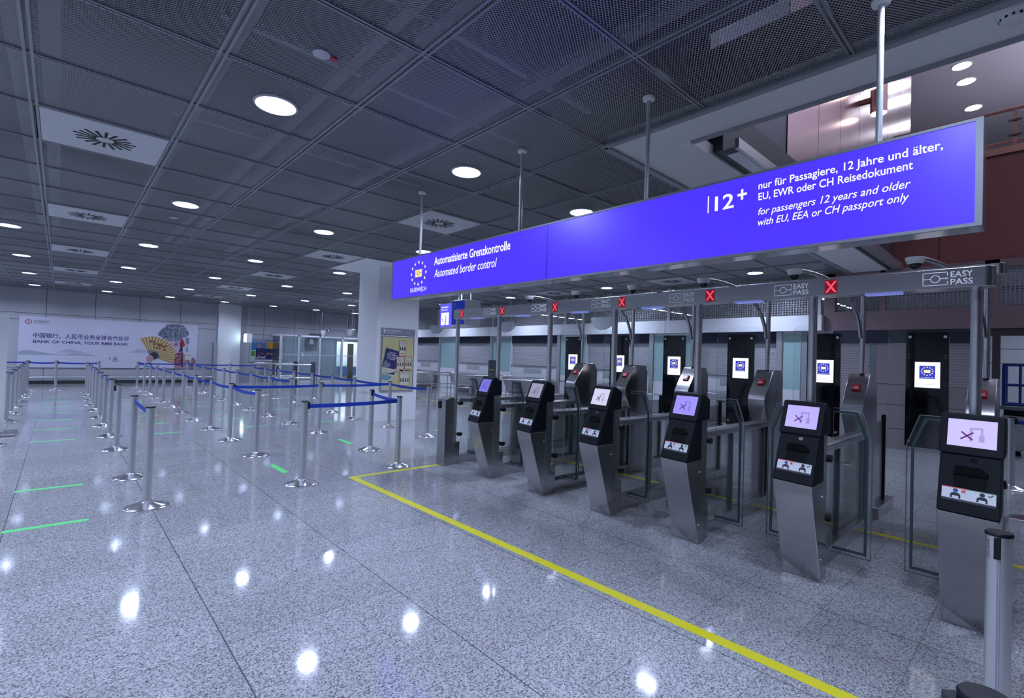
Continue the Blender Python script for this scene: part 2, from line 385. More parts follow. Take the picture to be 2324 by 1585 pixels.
struct('floor_upper', MB().box(13.25, 26, Y0, 2.34, 5.55, 5.80), GREYP)
struct('wall_upper_end', MB().box(25.8, 26, Y0, 7, 5.5, UZ), mat('upper_wall', (0.42, 0.42, 0.48), 0.6))
struct('wall_upper_near', MB().box(-4, 26, Y0 - .2, Y0, 4.75, UZ), mat('upper_wall', (0.42, 0.42, 0.48), 0.6))
struct('wall_upper_back', MB().box(-4, VX, 2.5, 2.7, 4.75, UZ).box(-4, -3.8, Y0, 2.6, 4.75, UZ), mat('upper_wall', (0.42, 0.42, 0.48), 0.6))
# ground floor walls outside the picture
WG = mat('wall_grey', (0.40, 0.41, 0.43), 0.5)
struct('wall_left', MB().box(X0 - 0.2, X0, Y0, 29.5, 0, 4.75), WG)
struct('wall_near', MB().box(X0, 26, Y0 - 0.2, Y0, 0, 4.75), WG)
# far wall in panels; the stretch behind the glass lobby has a doorway
FW = wall_panel_mat('far_wall_panels', (0.42, 0.425, 0.46), 0.30, per=1.5, off=-0.45, axis=0, hz=(2.80, 2.55, 0.64), lw=0.02)
FW2 = wall_panel_mat('far_wall_panels_beside_column', (0.40, 0.405, 0.44), 0.32, per=1.5, off=0.2, axis=0, hz=(2.86, 2.42), lw=0.02)
struct('wall_far', MB().box(X0, 5.6, 27.12, 27.4, 0, H + .3), FW)
DX0, DX1, DZ = 11.55, 13.1, 2.25
w2 = MB(); w2.box(6.5, DX0, 27.3, 27.5, 0, H + .3); w2.box(DX1, 26, 27.3, 27.5, 0, H + .3); w2.box(DX0, DX1, 27.3, 27.5, DZ, H + .3)
struct('wall_far_beyond_column', w2, FW2)
bs = MB(); bs.box(X0, 5.55, 27.06, 27.12, 0.0, 0.14)
struct('baseboard_far', bs, DARKG)
br = MB(); br.tube([(X0, 26.98, 0.27), (5.45, 26.98, 0.27)], 0.032, 10)
for x in (-1.6, .1, 1.75, 3.4, 5.0): br.box(x - 0.02, x + 0.02, 26.96, 27.10, 0.16, 0.29)
struct('trim_7', br, ALU, smooth=True)
col = MB(); col.box(5.55, 6.52, 26.85, 27.4, 0, H)
struct('column_far', col, mat('column_white', (0.62, 0.625, 0.65), 0.45))
struct('trim_8', MB().box(5.40, 5.56, 26.80, 27.1, 0, 1.9), GREYP)
# the corridor beyond the doorway, bright
struct('wall_corridor', MB().box(10.5, 15.2, 29.2, 29.4, 0, 3.2).box(10.4, 10.5, 27.5, 29.4, 0, 3.2).box(15.2, 15.3, 27.5, 29.4, 0, 3.2), mat('corridor_white', (0.72, 0.74, 0.76), 0.5))
struct('ceiling_corridor', MB().box(10.4, 15.3, 27.5, 29.4, 3.2, 3.3), WHITE)
ld = bpy.data.lights.new('corridor_lamp', 'AREA'); ld.size = 1.6; ld.energy = 130; ld.color = (0.75, 0.87, 1.0)
lo = bpy.data.objects.new('corridor_lamp', ld); COL.objects.link(lo); lo.location = (12.4, 28.4, 3.15)
struct('trim_9', MB().box(DX0 - .08, DX0, 27.24, 27.34, 0, DZ + .08).box(DX1, DX1 + .08, 27.24, 27.34, 0, DZ + .08).box(DX0, DX1, 27.24, 27.34, DZ, DZ + .08), ALU)
# the pillar with the poster
PX0, PX1, PY0, PY1 = 5.64, 6.79, 10.99, 12.03
struct('pillar', MB().box(PX0, PX1, PY0, PY1, 0, H + .05), mat('pillar_white', (0.88, 0.885, 0.90), 0.42, vary=0.015))
struct('ceiling_patch', MB().box(gx(5) + .03, gx(7) - .03, 10.35, gy(9) - .03, H - 0.014, H + 0.02), SOFFIT)
# wall line of the booths, x = 13
BX = 13.0
struct('wall_back', MB().box(21.5, 21.7, Y0, 29.5, 0, 4.6), mat('room_wall', (0.50, 0.52, 0.54), 0.5))
struct('ceiling_back', MB().box(13.02, 21.6, 2.6, 29.5, H, H + .1), mat('room_ceiling', (0.36, 0.37, 0.39), 0.6))
fz = MB()
for a, b in ((3.5, 7.44), (7.45, 11.4), (11.41, 15.3), (15.31, 19.2), (19.21, 23.2), (23.21, 27.3)): fz.box(BX - 0.22, BX + 0.15, a, b, 2.50, 2.86)
struct('trim_10', fz, wall_panel_mat('fascia_white', (0.86, 0.87, 0.89), 0.35, per=30, off=0))
mu = MB()
for y in (3.62, 7.45, 11.4, 15.3, 19.2, 23.2): mu.box(BX - 0.05, BX + 0.05, y - 0.05, y + 0.05, 2.86, H)
struct('trim_11', mu, WHITE)
def grille(name, y0, y1, z0, z1, m, sy=0.06, sz=0.055, t=0.009, label=''):
    g = MB(); n = int((y1 - y0) / sy)
    for k in range(n + 1):
        y = y0 + (y1 - y0) * k / n; g.box(BX - 0.012, BX + 0.0, y - t, y + t, z0, z1)
    n = int((z1 - z0) / sz)
    for k in range(n + 1):
        z = z0 + (z1 - z0) * k / n; g.box(BX - 0.002, BX + 0.012, y0, y1, z - t, z + t)
    return struct(name, g, m)
GRI = mat('grille_metal', (0.47, 0.48, 0.51), 0.4, 0.4)
for k, (a, b) in enumerate(((3.67, 7.40), (7.5, 11.35), (11.45, 15.25), (15.35, 19.15), (19.25, 23.15))):
    grille('wall_grille_%s' % 'abcde'[k], a, b, 2.88, H - .02, GRI)
struct('wall_return', MB().box(BX - .1, BX + .1, 23.25, 27.3, 0, H), WG)
# right-hand stretch in pink metal
pk = MB()
pk.box(BX - 0.06, BX + 0.14, Y0, 3.5, 2.50, 2.92)
for a, b in ((3.28, 3.5), (2.35, 2.45), (0.62, 0.82), (-1.6, -1.4), (-4, -3.8)): pk.box(BX - 0.06, BX + 0.14, a, b, 2.92, 3.80)
pk.box(BX - 0.06, BX + 0.14, Y0, 3.5, 3.66, 3.80)
struct('wall_right_cladding', pk, PINK)
grille('wall_grille_f', 0.84, 2.33, 2.94, 3.66, mat('grille_dark', (0.28, 0.27, 0.31), 0.5), 0.06, 0.05, 0.010)
grille('wall_grille_g', -1.38, 0.60, 2.94, 3.66, mat('grille_dark', (0.28, 0.27, 0.31), 0.5), 0.06, 0.05, 0.010)
grille('wall_grille_h', 2.47, 3.26, 2.94, 3.66, mat('grille_dark', (0.28, 0.27, 0.31), 0.5), 0.06, 0.05, 0.010)
struct('ceiling_back_right', MB().box(13.3, 21.6, Y0, 2.6, H - .02, H + .1), mat('room_ceiling', (0.36, 0.37, 0.39), 0.6))
PK2 = wall_panel_mat('pink_tile_wall', (0.26, 0.22, 0.235), 0.30, per=0.62, off=0.70, axis=1, hz=(0.42, 0.92, 1.35), lw=0.014)
wl = MB(); wl.box(BX - 0.02, BX + 0.2, 1.955, 2.50, 0, 2.20); wl.box(BX - 0.02, BX + 0.2, 0.88, 1.95, 0, 1.35)
struct('wall_right_tiled', wl, PK2)
wd = MB()
wd.box(BX - 0.06, BX + .14, 0.80, 0.88, 0, 2.5); wd.box(BX - 0.04, BX + .14, Y0, 0.80, 2.36, 2.5); wd.box(BX - 0.04, BX + .1, 0.60, 0.71, 0, 2.36)
struct('trim_12', wd, mat('dark_frame', (0.07, 0.055, 0.06), 0.4, 0.3))
struct('wall_right_room', MB().box(17.0, 17.2, Y0, 3.0, 0, 3.7), wall_panel_mat('room_panels', (0.50, 0.51, 0.52), 0.4, hz=(1.9, 2.25)))

# ================================================================== FLOOR MARKINGS
def tape(name, pts, m, label, cat, group=None, z=0.0015, wd=None):
    """a strip laid on the floor: closed outline pts, a few tenths of a millimetre thick"""
    mb = MB(); mb.prism(pts, 2, 0.0003, z); o = mb.build(name, m); tag(o, label, cat, group); return o
tape('floor_line', [(2.865, 6.245), (2.89, 6.16), (2.955, 6.16), (3.03, -1.0), (2.945, -1.0), (2.865, 6.245)][:5], YEL, 'long yellow floor line running in front of the six kiosks', 'floor marking', 'yellow floor lines')
tape('floor_line', [(2.89, 6.16), (2.865, 6.245), (4.26, 6.245), (4.26, 6.17), (2.96, 6.17)], YEL, 'short yellow floor line from the corner to the gate end post', 'floor marking', 'yellow floor lines')
tape('floor_line', [(6.07, -0.4), (6.07, 5.9), (6.15, 5.9), (6.15, -0.4)], YEL, 'yellow floor line crossing the lanes between kiosks and cabinets', 'floor marking', 'yellow floor lines')
tape('floor_line', [(9.68, 7.2), (10.05, 16.2), (10.12, 16.2), (9.75, 7.2)], YEL, 'thin yellow floor line by the low railings before the booths', 'floor marking', 'yellow floor lines')
LANES = ((-0.32, 0.26, 'left of the posts towards the billboard lettering', (6.09, 7.66, 11.34, 12.86, 14.37, 15.88, 17.4, 18.9, 20.4)),
         (1.23, 1.80, 'in the lane in front of the folding fan', (11.37, 12.88, 14.4, 15.9, 17.4, 18.9)),
         (2.78, 3.37, 'in the lane right of the folding fan', (11.45, 13.02, 14.53, 16.05, 17.55, 19.05)),
         (4.42, 4.98, 'in the lane nearest the poster pillar', (11.53, 13.07, 14.6, 16.1, 17.6, 19.1)))
for x0, x1, where, ys in LANES:
    for n, y in enumerate(ys):
        t = tape('floor_strip', rrect(x0, x1, y - 0.036, y + 0.036, 0.03, 4), GRN,
                 'green distance strip %s, %s from the near end' % (where, ORD[n]), 'floor marking', 'green distance strips')
        t.rotation_euler.z = 0
for (cx, cyy, l, lab) in ((3.95, 8.77, 0.58, 'short green bar on the floor beyond the belt post pair near the yellow corner'), (2.305, 7.24, 0.60, 'short wide green bar on the floor just behind the nearest belted post pair'),
                          (6.15, 8.97, 0.3, 'green bar on the floor beyond the last belt post at the gates'), (5.6, 6.9, .5, 'green bar on the floor behind the glass of the end gate')):
    tape('floor_strip', rrect(cx - 0.04, cx + 0.04, cyy - l / 2, cyy + l / 2, 0.025, 4), GRN, lab, 'floor marking', 'green distance strips')

# ================================================================== CEILING FITTINGS
ROWN = {-0.5: 'first', 1.5: 'second', 3.5: 'third', 5.5: 'fourth', 7.5: 'fifth', 9.5: 'sixth', 11.5: 'seventh'}
proto = thing('downlight', 'x', 'ceiling light', (0, 0, 0))
def open_lathe(prof, n=32):
    m = MB(); m.lathe(prof, (0, 0, 0), n); m.f = [f for f in m.f if len(f) == 4]; return m
RD = 0.082                                                            # depth of the can above the ceiling
open_lathe([(LR + .001, -0.002), (LR + 0.006, -0.012), (LR + 0.022, -0.010), (LR + 0.026, 0.0)]).build('trim_ring', mat('ring_white', (0.50, 0.51, 0.53), 0.35), proto, smooth=True, world=False)
open_lathe([(LR + .003, .014), (LR + .004, RD + .003), (.001, RD + .006)]).build('can_shell', mat('can_dark', (0.02, 0.021, 0.024), 0.6), proto, smooth=True, world=False)
open_lathe([(LR, -0.002), (LR, RD)]).build('reflector_can', mat('can_grey', (0.16, 0.165, 0.175), 0.30, 0.6), proto, smooth=True, world=False)
MB().add([(LR * math.cos(2 * PI * k / 24), LR * math.sin(2 * PI * k / 24), RD - .001) for k in range(24)], [list(range(24))[::-1]]).build('lamp_disc', emis('lamp_emission', LAMP_COL, LAMP_RADIANCE), proto, world=False)
first = True
LAMPS = []
for j in (-0.5, 1.5, 3.5, 5.5, 7.5, 9.5, 11.5):
    n = 0
    for i in (21.5, 17.5, 13.5, 9.5, 5.5, 1.5, -2.5):
        x, y = gx(j), gy(i)
        if (j, i) not in LAMP_CELLS: continue
        o = proto if first else copy_tree(proto); first = False
        o.location = (x, y, H); LAMPS.append(o)
        if j >= 9.5:
            for ch in o.children:
                if ch.name.startswith('lamp_disc'):
                    ch.data = ch.data.copy(); ch.data.materials[0] = emis('lamp_emission_strong', LAMP_COL, LAMP_RADIANCE * 1.6)
        if (j, i) in ((1.5, 9.5), (5.5, 1.5), (1.5, 1.5)):                   # discs lowered flush with the panel to make these lamps glare more
            for ch in o.children:
                if ch.name.startswith('lamp_disc'): ch.location.z = -RD + .004
        o['label'] = 'round bright downlight, %s from far wall in %s lamp row' % (ORD[n], ROWN[j]); o['group'] = 'recessed ceiling downlights'; n += 1
# air vents
def vent_proto():
    t = thing('air_vent', 'x', 'air vent', (0, 0, 0))
    MB().box(-GSX / 2 + .035, GSX / 2 - .035, -GSY / 2 + .035, GSY / 2 - .035, -0.008, 0.012).build('panel', mat('vent_panel', (0.50, 0.51, 0.53), 0.4), t, world=False)
    f = MB()
    for k in range(18):
        a = 2 * PI * (k + .5) / 18; r0, r1, wd = 0.075, 0.235 + (0.02 if k % 2 else 0), 0.014
        d = Vector((math.cos(a), math.sin(a), 0)); n = Vector((-d.y, d.x, 0)) * wd
        f.hull2([d * r0 - n * .8 + Vector((0, 0, -.0105)), d * r1 - n + Vector((0, 0, -.0105)), d * r1 + n + Vector((0, 0, -.0105)), d * r0 + n * .8 + Vector((0, 0, -.0105))],
                [d * r0 - n * .8 + Vector((0, 0, -.002)), d * r1 - n + Vector((0, 0, -.002)), d * r1 + n + Vector((0, 0, -.002)), d * r0 + n * .8 + Vector((0, 0, -.002))])
    f.build('radial_slots', mat('slot_black', (0.006, 0.006, 0.008), 0.7), t, world=False)
    return t
vp = vent_proto(); first = True
for j, rown, iis in VENTS:
    for n, i in enumerate(iis):
        o = vp if first else copy_tree(vp); first = False
        o.location = (gx(j), gy(i), H - 0.002)
        o['label'] = 'square air vent with radial slots, %s from far wall in the %s vent row' % (ORD[n], rown); o['group'] = 'ceiling air vents'
def ceil_disc(name, x, y, r, m, label, cat, h=0.012):
    tag(MB().lathe([(r * .85, -h), (r, -h * .5), (r, 0.0)], (x, y, H - 0.001), 28).build(name, m, smooth=True), label, cat)
ceil_disc('loudspeaker', 1.309, 3.547, 0.062, mat('speaker_grey', (0.45, 0.46, 0.50), 0.5), 'pale round ceiling loudspeaker in a dark mesh panel near the camera', 'loudspeaker')
ceil_disc('loudspeaker', 1.315, 9.80, 0.062, mat('speaker_grey', (0.45, 0.46, 0.50), 0.5), 'small round ceiling loudspeaker between the second and third far vents', 'loudspeaker')
ceil_disc('fire_indicator', 1.394, 3.542, 0.026, mat('indicator_red', (0.45, 0.03, 0.06), 0.4), 'tiny red indicator beside the ceiling loudspeaker', 'indicator')
t = thing('smoke_detector', 'white smoke detector on the soffit strip above the blue sign', 'smoke detector', (4.06, 0.15, H - 0.006))
MB().lathe([(0.05, -0.062), (0.062, -0.058), (0.066, -0.03), (0.085, -0.024), (0.09, 0.0)], (4.06, 0.15, H - .007), 32).build('housing', WHITE, t, smooth=True)
vv = MB()
for k in range(12):
    a = 2 * PI * k / 12; vv.cbox((4.06 + .062 * math.cos(a), .15 + .062 * math.sin(a), H - .05), (.012, .012, .012))
vv.build('vent_ring', BLACK, t)

# ================================================================== THE BIG BLUE SIGN
SX, SY0, SY1, SZ0, SZ1 = 3.35, 0.225, 6.14, 2.385, 2.932
BLUE = emis('sign_blue', (0.072, 0.034, 1.0), 1.0); BLUE2 = emis('sign_blue_dark', (0.035, 0.012, 0.72), 1.0)
SWHITE = emis('sign_white', (1, 1, 1), 1.05); SYEL = emis('sign_yellow', (1.0, 0.93, 0.62), 1.0); SYELB = emis('sign_yellow_deep', (1.0, 0.78, 0.30), 1.0)
sg = thing('border_control_sign', 'long illuminated blue hanging sign with white German and English lettering', 'sign', (3.43, 3.18, SZ0))
cs = MB(); fr = 0.022
cs.box(SX + 0.012, SX + 0.165, SY0, SY1, SZ0, SZ1)
cs.build('case', ALUF, sg, bevel=0.003)
fm = MB(); fm.box(SX - 0.002, SX + 0.012, SY0, SY0 + fr * 1.3, SZ0, SZ1); fm.box(SX - 0.002, SX + 0.012, SY1 - .012, SY1, SZ0, SZ1); fm.box(SX - 0.002, SX + 0.012, SY0 + fr * 1.3, SY1 - .012, SZ0, SZ0 + fr * .8); fm.box(SX - 0.002, SX + 0.012, SY0 + fr * 1.3, SY1 - .012, SZ1 - fr * .7, SZ1)
fm.build('face_frame', mat('frame_aluminium', (0.30, 0.32, 0.35), 0.45, 0.6), sg)
MB().box(SX + 0.003, SX + 0.0119, 3.215, SY1 - .012, SZ0 + fr * .8, SZ1 - fr * .7).build('face_panel', BLUE, sg)
MB().box(SX + 0.003, SX + 0.0119, SY0 + fr * 1.3, 3.197, SZ0 + fr * .8, SZ1 - fr * .7).build('face_panel', BLUE, sg)
MB().box(SX + 0.0035, SX + 0.0119, 3.197, 3.215, SZ0 + fr * .8, SZ1 - fr * .7).build('panel_joint', BLUE2, sg)
def SF(): return Flat((SX + 0.003, SY1, 0), XN['U'], XN['V'], 0.0015)     # u measured from the sign's far end
def su(y): return SY1 - y
SF().text('Automatisierte Grenzkontrolle', su(5.115), 2.758, 0.098, 1.39, bold=0.017).build('german_lettering', SWHITE, sg)
SF().text('Automated border control', su(5.105), 2.605, 0.098, 1.175, shear=0.25, bold=0.006).build('english_lettering', SWHITE, sg)
SF().text('EU', su(5.652), 2.462, 0.052, 0.095, bold=0.004).rect(su(5.545), su(5.537), 2.448, 2.526).text('EWR', su(5.522), 2.462, 0.052, 0.125, bold=0.004).rect(su(5.385), su(5.377), 2.448, 2.526).text('CH', su(5.365), 2.462, 0.052, 0.09, bold=0.004).build('country_lettering', SWHITE, sg)
st = SF()
for k in range(12): st.star((su(5.468) + 0.172 * math.sin(2 * PI * k / 12), 2.695 + 0.142 * math.cos(2 * PI * k / 12)), 0.026)
st.build('star_ring', SYEL, sg)
em = SF(); em.rect(su(5.468) - .082, su(5.468) + .082, 2.648, 2.742); em.build('passport_symbol', SYELB, sg)
eb = Flat((SX + 0.0015, SY1, 0), XN['U'], XN['V'], 0.0015); eb.ring((su(5.468), 2.695), .020, .0265, asp=1.15); eb.rect(su(5.468) - .082, su(5.468) - .029, 2.692, 2.698); eb.rect(su(5.468) + .029, su(5.468) + .082, 2.692, 2.698)
eb.build('symbol_outline', BLUE2, sg)
SF().rect(su(1.643), su(1.635), 2.722, 2.842).text('12', su(1.591), 2.727, 0.103, 0.132, bold=0.016).text('+', su(1.435), 2.753, 0.10, 0.062, bold=0.02).build('age_lettering', SWHITE, sg)
SF().text('nur für Passagiere, 12 Jahre und älter,', su(1.299), 2.812, 0.049, 0.921, bold=0.012).build('german_lettering', SWHITE, sg)
SF().text('EU, EWR oder CH Reisedokument', su(1.298), 2.739, 0.049, 0.798, bold=0.012).build('german_lettering', SWHITE, sg)
SF().text('for passengers 12 years and older', su(1.298), 2.641, 0.047, 0.790, shear=0.25, bold=0.006).build('english_lettering', SWHITE, sg)
SF().text('with EU, EEA or CH passport only', su(1.297), 2.570, 0.047, 0.783, shear=0.25, bold=0.006).build('english_lettering', SWHITE, sg)
for y in (0.67, 2.2, 3.68, 5.58):
    rd = MB(); rd.tube([(3.435, y, SZ1 - 0.002), (3.435, y, H - 0.0305)], 0.017, 14)
    ro = rd.build('hanging_rod', mat('rod_white', (0.55, 0.57, 0.59), 0.35, 0.3), sg, smooth=True)
    MB().lathe([(0.018, -0.028), (0.046, -0.022), (0.05, -0.006), (0.05, 0.0)], (3.435, y, H - .0005), 24).build('ceiling_flange', WHITE, ro, smooth=True)

# ================================================================== AUTOMATED BORDER GATES
CK = [0.325 + 0.978 * k for k in range(7)]
FROMP = {5: 'first', 4: 'second', 3: 'third', 2: 'fourth', 1: 'fifth', 0: 'sixth'}
SCREENS = {0: (0.62, 0.56, 1.0), 1: (0.50, 0.43, 1.0), 2: (0.33, 0.28, 1.0), 3: (0.66, 0.64, 0.86), 4: (0.30, 0.30, 0.43), 5: (0.16, 0.15, 0.68)}
SDESC = {0: 'with bright lilac screen, beside the foreground belt post', 1: 'with lilac screen, second from the foreground post', 2: 'with violet screen', 3: 'with pale whitish screen', 4: 'with dull grey screen', 5: 'with dim blue-violet screen'}
def kiosk(k):
    c = CK[k]; a, b = c - 0.145, c + 0.145; S = 0.055
    t = thing('border_kiosk', 'black document kiosk %s, %s from poster pillar' % (SDESC[k], FROMP[k]), 'kiosk', (4.42, c, 0), 'document kiosks at the border gates')
    def solid(prof, back, y0, y1, sh=S):
        # prof: front line (x,z) bottom to top, sheared towards the left side; back: back line top to bottom
        A = [(x, y0, z) for x, z in prof] + [(x, y0, z) for x, z in back]
        B = [(x + sh, y1, z) for x, z in prof] + [(x + sh, y1, z) for x, z in back]
        return MB().hull2(A, B)
    solid([(4.345, 0), (4.105, 0.695), (4.085, 0.775)], [(4.36, 0.775), (4.36, 0)], a, b).build('pedestal', STEEL, t, bevel=0.010)
    st_ = MB().box(4.362, 4.485, a + .01, b - .01, 0, 1.13)
    ps = st_.build('rear_housing', STEEL, t, bevel=0.004)
    MB().box(4.486, 4.585, c - .11, c + .10, 0, 0.345).build('hinge_box', STEEL, t, bevel=0.004)
    sc_ = MB()
    for z in (0.18, 0.66): sc_.tube([(4.335, a + .002, z), (4.335, a - .006, z)], 0.010, 12)
    sc_.build('side_screw', CHROME, t, smooth=True)
    bd = solid([(4.080, 0.777), (4.232, 1.125)], [(4.36, 1.125), (4.36, 0.777)], a - .002, b + .002)
    bod = bd.build('reader_body', KIOSKB, t, bevel=0.008)
    hd = solid([(4.222, 1.126), (4.335, 1.375)], [(4.375, 1.378), (4.485, 1.32), (4.485, 1.131)], a - .012, b + .012)
    hd.build('monitor_hood', KIOSKB, t, bevel=0.010)
    # face coordinates: on a sloped, slightly turned front
    def face(p0, p1, y0, y1):
        O = Vector((p0[0] + S, y1, p0[1])); U = Vector((p0[0], y0, p0[1])) - O; V = Vector((p1[0] + S, y1, p1[1])) - O
        return O, U.normalized(), V.normalized(), U.length, V.length
    O, U, V, lu, lv = face((4.222, 1.126), (4.335, 1.375), a - .012, b + .012)
    scr = Flat(O, U, V, 0.0012); u0, u1, v0, v1 = lu * .13, lu * .88, lv * .20, lv * .87
    scr.rect(u0, u1, v0, v1)
    so_ = scr.build('screen', emis('kiosk_screen_%s' % 'abcdef'[k], SCREENS[k], 1.0), t)
    ic = Flat(O, U, V, 0.0020); cu, cv = (u0 + u1) / 2, (v0 + v1) / 2; q = (v1 - v0) / 1.0
    dim = [x * .62 for x in SCREENS[k]]; dim[2] = SCREENS[k][2] * .74
    ic.rect(cu - .01 * 1, cu + .004, cv - .30 * q, cv + .22 * q); ic.rect(cu - .01, cu + .055, cv + .15 * q, cv + .22 * q); ic.rect(cu + .044, cu + .055, cv - .05 * q, cv + .2 * q); ic.rect(cu + .036, cu + .062, cv - .28 * q, cv - .05 * q)
    ic.build('gate_symbol', emis('screen_symbol_%s' % 'abcdef'[k], tuple(dim), 1.0), so_)
    xx = Flat(O, U, V, 0.0028); e = .028; xc = cu - .022; yc = cv - .10 * q
    xx.line((xc - e * 1.1, yc - e * .9), (xc + e * 1.1, yc + e * .9), .009); xx.line((xc - e, yc + e * .9), (xc + e, yc - e * .9), .009)
    xx.build('cross_symbol', emis('screen_cross', (0.10, 0.012, 0.16), 1.0), so_)
    O, U, V, lu, lv = face((4.080, 0.777), (4.232, 1.125), a - .002, b + .002)
    hx = Flat(O, U, V, 0.0015); hx.pl([(lu * .56 + .021 * math.cos(PI * i / 3), lv * .915 + .015 * math.sin(PI * i / 3)) for i in range(6)]); hx.build('sensor_window', mat('sensor_dark', (0.004, 0.004, 0.005), 0.2), t)
    # document slot: a protruding black hood with an open mouth, and the glass bed under it
    def fp(u, v, n): return O + U * u + V * v + U.cross(V).normalized() * n
    um, s0, s1 = lu * .5, lu * .24, lu * .80
    hood = MB().hull2([fp(s0, lv * .70, .001), fp(s0 + .010, lv * .80, .001), fp(s1 - .035, lv * .80, .001), fp(s1, lv * .715, .001), fp(s1, lv * .655, .001), fp(s0, lv * .655, .001)],
                      [fp(s0 + .003, lv * .70, .009), fp(s0 + .012, lv * .79, .004), fp(s1 - .037, lv * .79, .004), fp(s1 - .003, lv * .71, .009), fp(s1 - .003, lv * .65, .012), fp(s0 + .003, lv * .65, .012)])
    sh_ = hood.build('slot_hood', SLOTB, t)
    Flat(O, U, V, 0.0016).rect(s0 + .004, s1 - .006, lv * .44, lv * .65).build('scan_glass', mat('scan_glass', (0.002, 0.003, 0.004), 0.5, spec=.1), t)
    s = Flat(O, U, V, 0.0020); s.rect(lu * .075, lu * .93, lv * .235, lv * .415); ss = s.build('instruction_sticker', mat('sticker_white', (0.72, 0.73, 0.76), 0.4), t)
    s = Flat(O, U, V, 0.0026)
    for uc in (.30, .72):
        s.disc((lu * uc, lv * .37), .0125, 16); s.pl([(lu * uc - .026, lv * .245), (lu * uc - .024, lv * .31), (lu * uc - .014, lv * .335), (lu * uc + .014, lv * .335), (lu * uc + .024, lv * .31), (lu * uc + .026, lv * .245), (lu * uc + .016, lv * .245), (lu * uc + .015, lv * .285), (lu * uc - .015, lv * .285), (lu * uc - .016, lv * .245)])
    s.build('person_symbols', mat('symbol_black', (0.015, 0.015, 0.02), 0.5), ss)
    s = Flat(O, U, V, 0.0028); s.rect(lu * .075, lu * .50, lv * .412, lv * .425); s.line((lu * .40, lv * .35), (lu * .46, lv * .395), .006); s.line((lu * .40, lv * .395), (lu * .46, lv * .35), .006); s.build('red_marks', mat('mark_red', (0.6, 0.03, 0.03), 0.5), ss)
    s = Flat(O, U, V, 0.0028); s.rect(lu * .50, lu * .93, lv * .412, lv * .425); s.line((lu * .815, lv * .375), (lu * .84, lv * .355), .006); s.line((lu * .835, lv * .355), (lu * .89, lv * .398), .006); s.build('green_marks', mat('mark_green', (0.02, 0.14, 0.05), 0.5), ss)
    s = Flat(O, U, V, 0.0030); s.rect(lu * .30, lu * .31, lv * .356, lv * .372); s.disc((lu * .30, lv * .362), .009, 12, 1.2); s.build('mask_mark', mat('mark_blue', (0.03, 0.12, 0.40), 0.5), ss)
    s = Flat(O, U, V, 0.0016); s.rect(lu * .075, lu * .93, lv * .20, lv * .236); s.build('sticker_footer', mat('sticker_dark', (0.035, 0.035, 0.05), 0.5), ss)
    return t
for k in range(6): kiosk(k)

